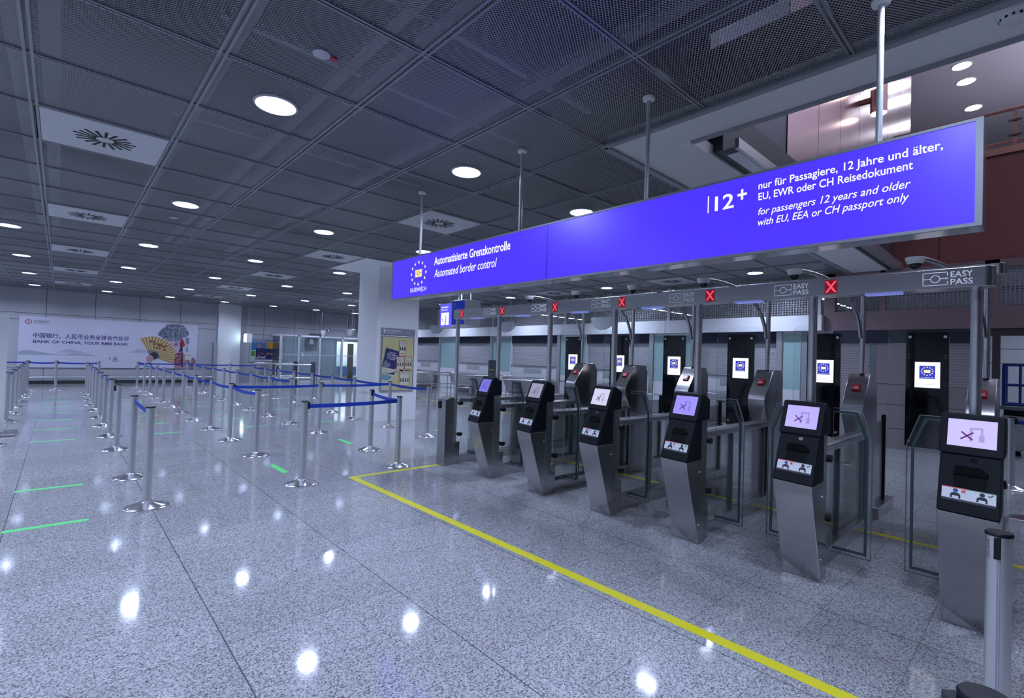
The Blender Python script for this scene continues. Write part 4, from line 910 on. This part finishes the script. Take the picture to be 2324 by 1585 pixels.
r0 = rot(.19, 1.655); ll.text('WIR SIND', r0[0] + .03, r0[1] + .035, .028, .17, bold=.02); ll.text('DAS BESTE', r0[0] - .01, r0[1] - .02, .036, .28, bold=.025); ll.text('MITTEL GEGEN', r0[0] - .01, r0[1] - .072, .03, .27, bold=.02); ll.text('FLUGANGST', r0[0] + .02, r0[1] - .12, .03, .22, bold=.02)
ll.build('leaflet_lettering', mat('print_pure_white', (.78, .78, .80), .5), t)
PF(.006).pl([(.06, 1.33), (.10, 1.46), (.15, 1.50), (.19, 1.42), (.24, 1.44), (.27, 1.35), (.20, 1.31)]).build('leaflet_figures', mat('print_poster_grey', (.20, .22, .30), .5), t)
for n, (a, b, c_, d_) in enumerate(((.49, .69, 1.60, 1.99), (.43, .645, 1.21, 1.59), (.655, .87, 1.22, 1.59), (.515, .82, .80, 1.27))):
    rd = PF(.0065); rd.rect(a, b, c_, d_); fr_ = rd.build('notice_sheet', mat('notice_red_rim', (.42, .10, .08), .5), t)
    PF(.0072).rect(a + .014, b - .014, c_ + .014, d_ - .014).build('notice_paper', mat('notice_paper', (.66, .63, .50), .5), fr_)
    q = PF(.0078); yb = c_ + (d_ - c_) * (.45 if n != 3 else .40)
    nn = 4 if n == 3 else 3
    for i in range(nn):
        xc = a + (b - a) * (i + .7) / (nn + .4); q.disc((xc, yb + .045), .018, 10); q.pl([(xc - .022, yb - .03), (xc + .022, yb - .03), (xc + .018, yb + .03), (xc - .018, yb + .03)])
    for i in range(3): q.rect(a + .03, b - .04, d_ - .055 - .03 * i, d_ - .048 - .03 * i)
    q.build('notice_portraits', mat('notice_dark', (.10, .09, .08), .5), fr_)
    PF(.0078).rect(a + .03, b - .03, c_ + .05, c_ + .07).build('notice_bar', mat('notice_orange', (.55, .28, .10), .5), fr_)

# ================================================================== BOOTHS ALONG THE BACK LINE
SHUT = None
def shutter_mat(name, col, off=0.0):
    m, N, L, b = nt(name)
    tc = N.new('ShaderNodeTexCoord'); sp = N.new('ShaderNodeSeparateXYZ'); L.new(tc.outputs['Object'], sp.inputs[0])
    u = mth(N, L, 'FRACT', mth(N, L, 'DIVIDE', sp.outputs[2], 0.055))
    g = mth(N, L, 'LESS_THAN', u, 0.14)
    mx = N.new('ShaderNodeMix'); mx.data_type = 'RGBA'; L.new(g, mx.inputs[0]); mx.inputs[6].default_value = (*col, 1); mx.inputs[7].default_value = (*[q * .35 for q in col], 1)
    L.new(mx.outputs[2], b.inputs['Base Color']); b.inputs['Roughness'].default_value = 0.4; b.inputs['Metallic'].default_value = 0.2
    bp = N.new('ShaderNodeBump'); bp.inputs['Strength'].default_value = .6; bp.inputs['Distance'].default_value = .012; L.new(u, bp.inputs['Height']); L.new(bp.outputs[0], b.inputs['Normal'])
    return m
SHUT = shutter_mat('shutter_grey', (0.52, 0.525, 0.545)); SHUTP = shutter_mat('shutter_pink', (0.40, 0.34, 0.36))
BANDC = mat('booth_band', (0.008, 0.010, 0.030), 0.3)
FRONT = mat('booth_front', (0.68, 0.695, 0.72), 0.4)
BOOTHS = ((19.15, 21.3), (15.45, 17.62), (11.76, 14.13), (8.06, 10.42), (4.52, 6.45))
for n, (a, b) in enumerate(BOOTHS):
    t = thing('passport_booth', 'shuttered passport booth with dark top band, %s from the one behind the pillar' % ORD[n] if n else 'shuttered passport booth half hidden behind the poster pillar', 'booth', (BX, (a + b) / 2, 0), 'shuttered passport booths')
    MB().box(BX, BX + .35, a, b, 0, 1.40).build('front_panel', FRONT, t, bevel=.004)
    MB().box(BX + .06, BX + .12, a, b, 1.401, 2.215).build('roller_shutter', SHUT, t)
    MB().box(BX - .03, BX + .35, a, b, 2.216, 2.498).build('top_band', BANDC, t)
    MB().box(BX - .05, BX + .40, a - .14, a - .002, 0, 2.498).build('side_post', ALU, t, bevel=.01)
    MB().box(BX - .05, BX + .05, b + .002, b + .035, 0, 2.498).build('side_post', WHITE, t)
    w_ = (b - a)
    MB().box(BX - .006, BX - .0005, a + w_ * .32, a + w_ * .72, 1.10, 1.27).build('speech_grille', mat('plate_grey', (.38, .40, .40), .5), t)
    MB().box(BX - .05, BX + .055, a, b, 1.376, 1.402).build('counter_edge', ALU, t)
    # curved steel shelf with bellied underside
    pr_ = [(BX - .002, .92), (BX - .55, .92), (BX - .56, .89), (BX - .52, .80), (BX - .36, .52), (BX - .22, .28), (BX - .10, .10), (BX - .002, .10)]
    MB().prism([(x, z) for x, z in pr_], 1, a + .1, b - .06).build('steel_counter', STEEL, t, bevel=.01, smooth=True)
    MB().tube([(BX - .60, a + .05, .96), (BX - .60, b, .96)], .022, 10).build('bumper_rail', STEELH, t, smooth=True)
    mk = MB()
    for z in (1.62, 1.95): mk.cbox((BX + .055, a + .10, z), (.01, .05, .03))
    mk.build('shutter_latch', CHROME, t)
for n, (a, b) in enumerate(((17.68, 19.0), (14.2, 15.3), (10.48, 11.6), (6.5, 7.9), (3.98, 4.36))):
    lab = 'green-tinted glass partition ' + ('between the pillar booth and its neighbour' if n == 0 else 'beside the %s booth, on its gate side' % ORD[n]) if n < 4 else 'narrow green-tinted glass partition beside the grey door leaf'
    t = thing('glass_partition', lab, 'glass partition', (BX, (a + b) / 2, 0), 'green glass partitions between booths')
    MB().box(BX - .01, BX + .01, a, b, 1.10, 2.44).build('upper_pane', GLASSG, t)
    MB().box(BX - .02, BX + .02, a, b, 0.0, 1.098).build('lower_panel', FRONT, t)
    MB().box(BX - .02, BX + .02, a, b, 2.441, 2.495).build('top_rail', ALU, t)
t = thing('door_leaf', 'narrow grey door leaf with lock beside the last glass partition', 'door', (BX, 3.8, 0))
MB().box(BX - .02, BX + .03, 3.62, 3.96, 0, 2.42).build('leaf', mat('door_grey', (.30, .30, .33), .4), t)
MB().box(BX - .035, BX - .0205, 3.68, 3.74, 1.03, 1.07).build('lock_plate', CHROME, t)
t = thing('shutter_unit', 'pinkish slatted shutter unit with black top band, by the pink tile wall', 'booth', (BX, 2.9, 0))
MB().box(BX - .01, BX + .05, 2.62, 3.30, .9, 2.20).build('roller_shutter', SHUTP, t)
MB().box(BX - .045, BX + .12, 0.90, 3.30, 2.215, 2.495).build('top_band', BANDC, t)
MB().box(BX - .03, BX + .10, 2.62, 3.30, 0, .899).build('lower_panel', mat('door_grey', (.30, .30, .33), .4), t)
MB().box(BX - .06, BX + .14, 3.31, 3.48, 0, 2.498).build('side_post', mat('post_pinkgrey', (.36, .32, .35), .4), t)
t = thing('shutter_unit', 'pinkish slatted shutter on the tiled wall behind the nearest exit door', 'booth', (BX, 1.4, 1.4))
MB().box(BX - .005, BX + .05, .90, 1.95, 1.355, 2.21).build('roller_shutter', SHUTP, t)
t = thing('window_strip', 'tall narrow bright window strip beside the pink tile wall', 'window', (BX, 2.55, 0))
MB().box(BX - .02, BX + .02, 2.505, 2.615, 0, 2.2).build('pane', glass('strip_glass', (.75, .82, .9), 1.0, .25, (.4, .45, .5)), t)
# exit sign, green
t = thing('exit_sign', 'small green and white escape sign above the third booth corner', 'sign', (12.4, 11.2, 2.12))
MB().box(12.9, 12.93, 10.75, 11.05, 2.02, 2.20).build('plate', mat('exit_green', (.05, .42, .20), .4), t)
Flat((12.9, 11.05, 0), XN['U'], XN['V'], .002).rect(.15, .285, 2.035, 2.185).build('white_field', mat('exit_white', (.75, .8, .78), .4), t)
MB().box(12.93, 12.992, 10.88, 10.92, 2.08, 2.14).build('bracket', ALU, t)

# linear lamps in the room behind the grilles
for n, y in enumerate((4.65, 10.55, 16.45)):
    t = thing('tube_lamp', 'linear ceiling tube lamp behind the wall grille, %s from the pink wall' % ORD[n], 'ceiling light', (18.4, y, H), 'tube lamps behind the grilles')
    MB().box(16.6, 20.2, y - .05, y + .05, H - .035, H - .0005).build('housing', WHITE, t)
    MB().box(16.62, 20.18, y - .04, y + .04, H - .042, H - .0355).build('diffuser', emis('tube_glow', (.75, .85, 1.0), 22.0), t)
# half-bowl lamps hung from wires
for n, (x, y) in enumerate(((10.0, 7.55), (10.0, 11.15), (10.0, 14.95), (10.0, 22.1), (10.0, 25.2))):
    wh = ('nearest the gates', 'above the first gate poles', 'under the paired box signs', 'beside the white pillar, before the glass lobby', 'farthest, over the glass lobby')[n]
    t = thing('bowl_lamp', 'white half-bowl reflector lamp on wires, ' + wh, 'pendant', (x, y, 2.72), 'half-bowl pendant lamps')
    vs, fs = [], []; NA, NB = 16, 6; R = .34
    for i in range(NA + 1):
        a = PI * i / NA
        for k in range(NB + 1):
            bq = PI / 2 * k / NB; r = R * math.sin(bq)
            vs.append((x + (-.04 + r * math.sin(a)) * .8, y + r * math.cos(a) * 1.0, 2.74 - R * .95 * math.cos(bq)))
    for i in range(NA):
        for k in range(NB): fs.append((i * (NB + 1) + k, (i + 1) * (NB + 1) + k, (i + 1) * (NB + 1) + k + 1, i * (NB + 1) + k + 1))
    b_ = MB(); b_.add(vs, fs); ob = b_.build('curved_reflector', mat('reflector', (.62, .63, .66), .15, .9), t, smooth=True)
    sd = ob.modifiers.new('thick', 'SOLIDIFY'); sd.thickness = .008
    pl_ = [(y + R * math.cos(PI + PI * i / 20), 2.74 + R * .95 * math.sin(PI + PI * i / 20)) for i in range(21)]
    MB().prism(pl_, 0, x - .055, x - .035).build('face_plate', mat('bowl_white', (.46, .48, .52), .4), t)
    wr = MB()
    for dx, dy in ((-.045, .24), (-.045, -.24), (.17, 0)): wr.tube([(x + dx, y + dy, 2.73), (x + dx, y + dy, H)], .006, 6)
    wr.build('suspension_wire', ALU, t)
# two hanging box signs before the booths
for n, (y0, y1, x0, face, lab) in enumerate(((13.35, 14.1, 9.55, 'bundes', 'bright blue hanging box sign with white pictogram, beside the pillar'), (12.55, 13.30, 9.45, 'eu', 'dark blue hanging box sign with yellow stars, half behind the beam'))):
    t = thing('hanging_sign', lab, 'sign', (x0 + .3, (y0 + y1) / 2, 2.9))
    z0, z1 = (2.60, 3.42) if n == 0 else (2.64, 3.46)
    MB().box(x0, x0 + .62, y0, y1, z0, z1).build('box', WHITE, t, bevel=.006)
    F_ = lambda l: Flat((x0, y1, 0), XN['U'], XN['V'], l); Wd = y1 - y0
    if n == 0:
        F_(.002).rect(.02, Wd - .02, z0 + .02, z1 - .02).build('blue_face', emis('box_blue', (.13, .11, 1.0), 1.0), t)
        F_(.004).rect(.08, Wd - .22, z0 + .08, z0 + .50).build('white_field', SWHITE, t)
        g = F_(.006); g.disc((.36, z0 + .38), .03, 12).rect(.33, .39, z0 + .18, z0 + .34).rect(.30, .37, z0 + .08, z0 + .18).rect(.15, .20, z0 + .24, z0 + .30).rect(.18, .3, z0 + .19, z0 + .205)
        g.build('pictogram', emis('box_blue_mark', (.30, .28, .9), 1.0), t)
        F_(.004).text('Bundespolizei', .08, z0 + .66, .065, .40, bold=.02).text('Border control', .08, z0 + .57, .06, .38, shear=.2, bold=.01).build('lettering', SWHITE, t)
    else:
        F_(.002).rect(.025, Wd - .025, z0 + .025, z1 - .025).build('navy_face', mat('box_navy', (.012, .022, .20), .4, emit=(.008, .02, .26), es=.7), t)
        s_ = F_(.004)
        for k in range(12): s_.star((Wd * .5 + .16 * math.sin(2 * PI * k / 12), z0 + .34 + .16 * math.cos(2 * PI * k / 12)), .032)
        s_.build('stars', mat('star_yellow', (.75, .72, .10), .4, emit=(.75, .72, .1), es=.35), t)
        F_(.004).text('Bürger', .07, z0 + .68, .055, .19).text('Citizens', .07, z0 + .60, .055, .22, shear=.2).text('EU', Wd * .5 - .05, z0 + .31, .06, .10).build('lettering', mat('box_white', (.55, .58, .70), .4), t)
    for yy in (y0 + .12, y1 - .12): MB().tube([(x0 + .31, yy, z1 - .001), (x0 + .31, yy, H)], .016, 10).build('hanging_rod', WHITE, t, smooth=True)
# dark information columns with a yellow stripe
for n, (x, y, lab) in enumerate(((11.0, 12.9, 'dark grey standing column with yellow stripe, seen between the first gate poles'), (11.0, 9.3, 'dark grey standing column with yellow stripe, seen beside the tallest cabinet group'), (11.1, 7.2, 'dark grey standing column with yellow stripe, half hidden behind the exit doors'), (9.9, 16.4, 'dark grey standing column with yellow stripe, beside the poster pillar'))):
    t = thing('info_column', lab, 'column', (x, y, 0), 'dark information columns')
    MB().box(x - .05, x + .05, y - .21, y + .21, .03, 1.55).build('panel', mat('column_dark', (.055, .065, .08), .35), t, bevel=.004)
    MB().box(x - .22, x + .22, y - .3, y + .3, 0, .03).build('foot_plate', STEEL, t)
    Flat((x - .05, y + .21, 0), XN['U'], XN['V'], .002).rect(.06, .30, 1.20, 1.225).build('yellow_stripe', mat('stripe_yellow', (.60, .58, .02), .5), t)
    Flat((x - .05, y + .21, 0), XN['U'], XN['V'], .002).rect(.06, .22, 1.08, 1.09).rect(.06, .20, 1.05, 1.06).rect(.06, .23, 1.02, 1.03).build('small_lettering', mat('col_text', (.22, .24, .27), .5), t)
# low tubular barriers before the booths
def barrier(name, pts, lab, h=.95, mid=.50, grp='low tubular barriers by the booths', r=.022):
    """a run of bent tube with two rails and a post at every corner"""
    t = thing(name, lab, 'barrier', (pts[0][0], pts[0][1], 0), grp)
    for z, nm in ((h, 'top_rail'), (mid, 'middle_rail')): MB().tube([(x, y, z) for x, y in pts], r if z == h else r * .7, 10).build(nm, STEELH, t, smooth=True)
    for x, y in pts: MB().tube([(x, y, 0), (x, y, h)], r, 10).build('post', STEELH, t, smooth=True)
    return t
barrier('barrier', [(10.2, 16.8), (11.9, 16.6), (11.9, 15.0)], 'tubular barrier before the booth nearest the pillar')
barrier('barrier', [(10.3, 15.6), (10.3, 14.6), (11.9, 13.9)], 'tubular barrier beside the first dark column')
barrier('barrier', [(11.9, 13.2), (11.4, 11.6), (12.0, 10.2)], 'tubular barrier before the third booth')
barrier('barrier', [(10.5, 11.9), (11.0, 10.3)], 'short tubular barrier beside the second dark column')
barrier('barrier', [(9.6, 8.0), (9.6, 6.95)], 'tubular barrier with bent ends, behind the third and fourth cabinets')
barrier('barrier', [(9.6, 6.7), (9.6, 5.5)], 'tubular barrier with bent ends, beside the exit door with white-lit cabinet')
barrier('barrier', [(9.6, 5.2), (9.6, 3.9)], 'tubular barrier with bent ends, behind the violet-screen kiosk')
# ================================================================== FAR END BESIDE THE COLUMN
t = thing('glass_lobby', 'white framed glass lobby with a dotted band, at the far wall', 'glass lobby', (10.8, 26.0, 0))
LX = (8.12, 8.98, 10.06, 11.26, 12.4, 13.54); LY = 25.9
fr_ = MB()
for x in LX: fr_.box(x - .05, x + .05, LY - .05, LY + .05, 0, 2.44)
fr_.box(LX[0], LX[-1], LY - .05, LY + .05, 2.38, 2.46); fr_.box(LX[1], LX[3], LY - .05, LY + .05, 0.05, .13)
fr_.box(LX[0] - .05, LX[0] + .05, LY, 27.25, 2.38, 2.46); fr_.box(LX[1], LX[3] + .4, LY - .35, LY - .25, .02, .09)
fr_.build('frame', mat('lobby_frame', (.66, .67, .71), .35), t)
for a, b in zip(LX[:-1], LX[1:]):
    if abs(a - 11.26) < .01: continue
    MB().box(a + .05, b - .05, LY - .006, LY + .006, .14, 2.37).build('pane', glass('lobby_glass', (.86, .93, .94), .9, .12, (.45, .55, .58)), t)
MB().box(LX[0] - .006, LX[0] + .006, LY + .05, 27.2, .05, 2.37).build('pane', glass('lobby_glass', (.86, .93, .94), .9, .12, (.45, .55, .58)), t)
dt = Flat((0, LY - .006, 0), YN['U'], YN['V'], .002)
for n in range(42): dt.disc((8.25 + n * .126, 1.45), .036, 10)
dt.build('dotted_band', mat('dot_white', (.72, .74, .80), .4), t)
Flat((0, LY - .006, 0), YN['U'], YN['V'], .002).text('2', 9.13, 1.38, .22, .11, bold=.03).build('lobby_number', mat('dot_white', (.72, .74, .80), .4), t)
for n, (x0, x1, y, z0, z1, lab) in enumerate(((9.9, 10.6, 26.9, 2.48, 2.62, 'black overhead sign above the glass lobby'), (9.75, 10.35, 27.05, 1.95, 2.36, 'dark sign with white pictogram inside the glass lobby'))):
    t = thing('lobby_sign', lab, 'sign', ((x0 + x1) / 2, y, z0))
    MB().box(x0, x1, y, y + .08, z0, z1).build('plate', DARKG, t)
    MB().tube([((x0 + x1) / 2, y + .04, z1), ((x0 + x1) / 2, y + .04, H)], .012, 8).build('rod', ALU, t)
    if n == 1: Flat((x0, y, 0), YN['U'], YN['V'], .003).rect(.2, .40, z0 + .08, z1 - .06).build('pictogram', mat('picto_pale', (.5, .52, .55), .4), t)
t = thing('wall_plate', 'small grey square plate with white symbol on the far wall', 'sign', (10.75, 27.3, 1.7))
MB().box(10.58, 10.92, 27.27, 27.299, 1.62, 1.98).build('plate', GREYP, t)
Flat((10.58, 27.27, 0), YN['U'], YN['V'], .003).rect(.08, .18, 1.70, 1.80).build('symbol', mat('picto_pale', (.5, .52, .55), .4), t)
t = thing('scanner_gate', 'dark grey tall post standing in the bright doorway', 'post', (12.25, 27.0, 0))
MB().box(12.0, 12.3, 26.7, 26.85, 0, 2.15).build('post', mat('post_olive', (.12, .12, .10), .5), t, bevel=.01)
t = thing('info_column', 'dark slim column with blue panel in front of the bright doorway', 'column', (11.6, 23.4, 0))
MB().box(11.45, 11.72, 23.35, 23.45, .02, 1.55).build('panel', mat('column_dark', (.055, .065, .08), .35), t, bevel=.004)
MB().box(11.3, 11.87, 23.15, 23.65, 0, .02).build('foot_plate', STEEL, t)
t = thing('tv_bench', 'low blue bench with green edge in the bright corridor', 'bench', (12.7, 28.7, 0))
MB().box(12.25, 13.4, 28.6, 29.1, .25, .8).build('seat_block', mat('bench_blue', (.06, .12, .28), .5), t, bevel=.04)
MB().tube([(12.2, 28.58, .8), (12.7, 28.58, .9), (13.2, 28.58, 1.1)], .03, 8).build('green_edge', mat('edge_green', (.15, .6, .25), .4), t)
# poster board on the far wall
t = thing('poster_board', 'framed colourful travel posters on the far wall beside the lobby', 'poster', (7.75, 27.3, 1.3))
MB().box(7.05, 8.72, 27.265, 27.299, 1.02, 2.08).build('frame', ALU, t)
MB().box(7.03, 8.74, 27.262, 27.299, 2.10, 2.22).build('header', mat('header_grey', (.27, .29, .36), .4), t)
WF = lambda l: Flat((7.05, 27.265, 0), YN['U'], YN['V'], l)
WF(.002).rect(.05, 1.62, 1.06, 2.04).build('sheet_white', mat('notice_paper_white', (.6, .62, .66), .5), t)
WF(.004).rect(.08, .80, 1.62, 2.03).build('sky_print', mat('poster_sky', (.05, .16, .36), .5), t)
WF(.004).rect(.80, 1.58, 1.62, 2.03).build('orange_print', mat('poster_orange', (.55, .22, .03), .5), t)
WF(.005).rect(.30, 1.40, 1.15, 1.72).build('night_print', mat('poster_night', (.02, .025, .12), .5), t)
WF(.006).text('#STARK', .34, 1.20, .10, .45, bold=.03).text('DIC', 1.12, 1.20, .10, .2, bold=.03).build('poster_lettering', mat('print_pure_white', (.78, .78, .80), .5), t)
WF(.004).rect(.08, .28, 1.32, 1.58).build('green_print', mat('poster_green', (.10, .30, .05), .5), t)
WF(.007).disc((.46, 1.90), .07, 14).pl([(.36, 1.74), (.56, 1.74), (.52, 1.85), (.40, 1.85)]).build('portrait_print', mat('poster_skin', (.38, .25, .20), .5), t)
b_ = WF(.006)
for k in range(9): b_.disc((.45 + .1 * k, 1.42 + random.uniform(-.08, .10)), random.uniform(.03, .07), 8)
b_.build('light_specks', mat('poster_glow', (.45, .16, .06), .5), t)
# rails before the far wall
for n, (x0, x1, y, lab) in enumerate(((6.6, 8.35, 24.6, 'far steel railing in front of the travel posters'), (7.0, 8.55, 22.9, 'steel railing with dark end post, before the glass lobby'))):
    t = thing('far_railing', lab, 'barrier', (x0, y, 0), 'steel railings before the lobby')
    for z in (1.02, .42): MB().tube([(x0, y, z), (x1, y, z)], .032, 10).build('rail', ALU, t, smooth=True)
    MB().box(x1, x1 + .15, y - .07, y + .07, 0, 1.14).build('end_post', DARKG, t)
    MB().tube([(x0, y, 0), (x0, y, 1.02)], .03, 10).build('post', ALU, t, smooth=True)
barrier('barrier', [(10.4, 21.3), (11.3, 21.3), (11.3, 19.6)], 'tubular barrier beside the white pillar, before the doorway', grp='low tubular barriers by the booths')
# lit box hung beside the far column
t = thing('lit_box_sign', 'small hanging box with a bright side, glowing on the far column', 'sign', (6.75, 26.5, 2.1))
MB().box(6.66, 6.90, 26.3, 26.75, 1.98, 2.42).build('box', WHITE, t)
MB().box(6.635, 6.6595, 26.33, 26.72, 2.01, 2.39).build('lit_side', emis('lit_side_glow', (.6, .85, 1.0), 9.0), t)
for yy in (26.4, 26.65): MB().tube([(6.78, yy, 2.419), (6.78, yy, H)], .01, 8).build('rod', ALU, t)

# ================================================================== UPPER HALL DETAILS
t = thing('balcony_rail', 'copper coloured glass balcony rail above the red-brown wall', 'railing', (13.1, -2, 5.93))
MB().tube([(13.1, 2.3, 6.66), (13.1, -9, 6.66)], .035, 12).build('top_rail', mat('copper_rail', (.50, .26, .22), .35, .8), t, smooth=True)
MB().tube([(13.1, 2.3, 6.05), (13.1, -9, 6.05)], .022, 10).build('lower_rail', mat('copper_rail', (.50, .26, .22), .35, .8), t, smooth=True)
for y in (2.1, .45, -1.3, -3): 
    MB().box(13.08, 13.12, y - .03, y + .03, 5.93, 6.64).build('post', mat('copper_rail', (.50, .26, .22), .35, .8), t)
    MB().box(13.06, 13.09, y - .09, y + .09, 6.42, 6.45).box(13.06, 13.09, y - .09, y + .09, 6.14, 6.17).build('glass_clamp', DARKG, t)
MB().box(13.095, 13.105, -9, 2.3, 6.08, 6.60).build('glass_pane', GLASS, t)
for n, x in enumerate((16.95, 17.95, 19.9)):
    t = thing('upper_downlight', 'round bright lamp in the lilac upper hall ceiling, %s from the white soffit edge' % ORD[n], 'ceiling light', (x, 1.57, UZ), 'upper hall lamps')
    MB().lathe([(.17, -.006), (.20, -.02), (.21, 0)], (x, 1.57, UZ - .0005), 28).build('rim', WHITE, t, smooth=True)
    MB().add([(x + .17 * math.cos(2 * PI * k / 24), 1.57 + .17 * math.sin(2 * PI * k / 24), UZ - .022) for k in range(24)], [list(range(24))[::-1]]).build('lamp_disc', emis('upper_lamp_glow', (.80, .85, 1.0), 60.0), t)
t = thing('wall_lamp', 'copper double cylinder lamp on the copper wall', 'wall lamp', (11.1, 2.2, 6.5))
CP = mat('copper_lamp', (.50, .30, .27), .35, .8)
for dx, dz in ((0, .40), (.62, .16)):
    MB().tube([(10.2 + dx, 2.12, 6.15 + dz), (10.2 + dx, 2.12, 6.70 + dz)], .13, 20, cap=False).build('cylinder', CP, t, smooth=True)
    MB().box(10.16 + dx, 10.24 + dx, 2.2, 2.359, 6.4 + dz, 6.48 + dz).build('bracket', CP, t)
    for zz in (6.69, 6.16): MB().add([(10.2 + dx + .125 * math.cos(2 * PI * k / 20), 2.12 + .125 * math.sin(2 * PI * k / 20), zz + dz) for k in range(20)], [list(range(20))]).build('lens', emis('wall_lamp_glow', (1.0, .84, .82), 7.0), t)
    MB().cbox((10.38 + dx, 2.0, 6.80 + dz), (.12, .10, .10)).build('spot_head', emis('spot_head_glow', (1.0, .92, .88), 3.0), t)
t = thing('sprinkler_pipe', 'copper pipe with round end under the upper ceiling', 'pipe', (15.0, 2.0, 6.6))
MB().tube([(14.4, 2.359, 6.55), (14.4, 1.2, 6.60)], .05, 12).build('pipe', CP, t, smooth=True)
MB().lathe([(.02, -.10), (.10, -.06), (.10, .06), (.02, .10)], (14.4, 1.15, 6.60), 16).build('end_cap', WHITE, t, smooth=True)

# ================================================================== BEYOND THE RIGHT-HAND OPENING
t = thing('blue_trolley', 'blue tubular cage trolley beyond the opening at the right', 'trolley', (14.6, .1, 0))
TB = mat('trolley_blue', (.015, .06, .30), .4)
cg = MB()
for x in (14.2, 15.0):
    for z in (1.02, 1.42, 1.83): cg.tube([(x, -1.2, z), (x, .60, z)], .022, 8)
    for k in range(9): cg.tube([(x, -1.2 + k * .225, 1.0), (x, -1.2 + k * .225, 1.83)], .03 if k % 3 == 2 else .012, 8)
    for k in range(3): cg.tube([(x, -1.0 + k * .5, 1.05), (x, -.7 + k * .5, 1.8)], .01, 6)
for y in (-1.2, .6):
    for z in (1.02, 1.83): cg.tube([(14.2, y, z), (15.0, y, z)], .022, 8)
cg.build('cage', TB, t)
MB().box(14.15, 15.05, -1.25, .65, .92, .99).build('platform', GREYP, t)
MB().box(14.25, 14.95, -1.2, .6, .80, .915).build('dark_underframe', BLACK, t)
MB().box(14.22, 15.0, -1.22, .62, .10, .80).build('white_body', mat('trolley_white', (.50, .52, .52), .4), t)
wq = MB()
for x in (14.35, 14.85):
    for y in (-1.0, .4): wq.tube([(x - .03, y, .05), (x + .03, y, .05)], .05, 14)
wq.build('wheel', BLACK, t, smooth=True)
t = thing('low_frame', 'dark brown low frame beside the far belt post at the right', 'frame', (12.2, -.1, 0))
lf = MB(); lf.box(12.15, 12.23, .10, .18, 0, .95); lf.box(12.15, 12.23, -1.4, .10, .87, .95); lf.box(12.15, 12.23, -1.5, -1.4, 0, .95)
lf.build('frame_bar', mat('frame_brown', (.09, .06, .06), .4), t)
bpy.context.view_layer.update()

for _o in bpy.data.objects:
    if _o.parent is None and len(str(_o.get('label', '')).split()) > 16: print('LONG LABEL', _o.name, _o['label'])
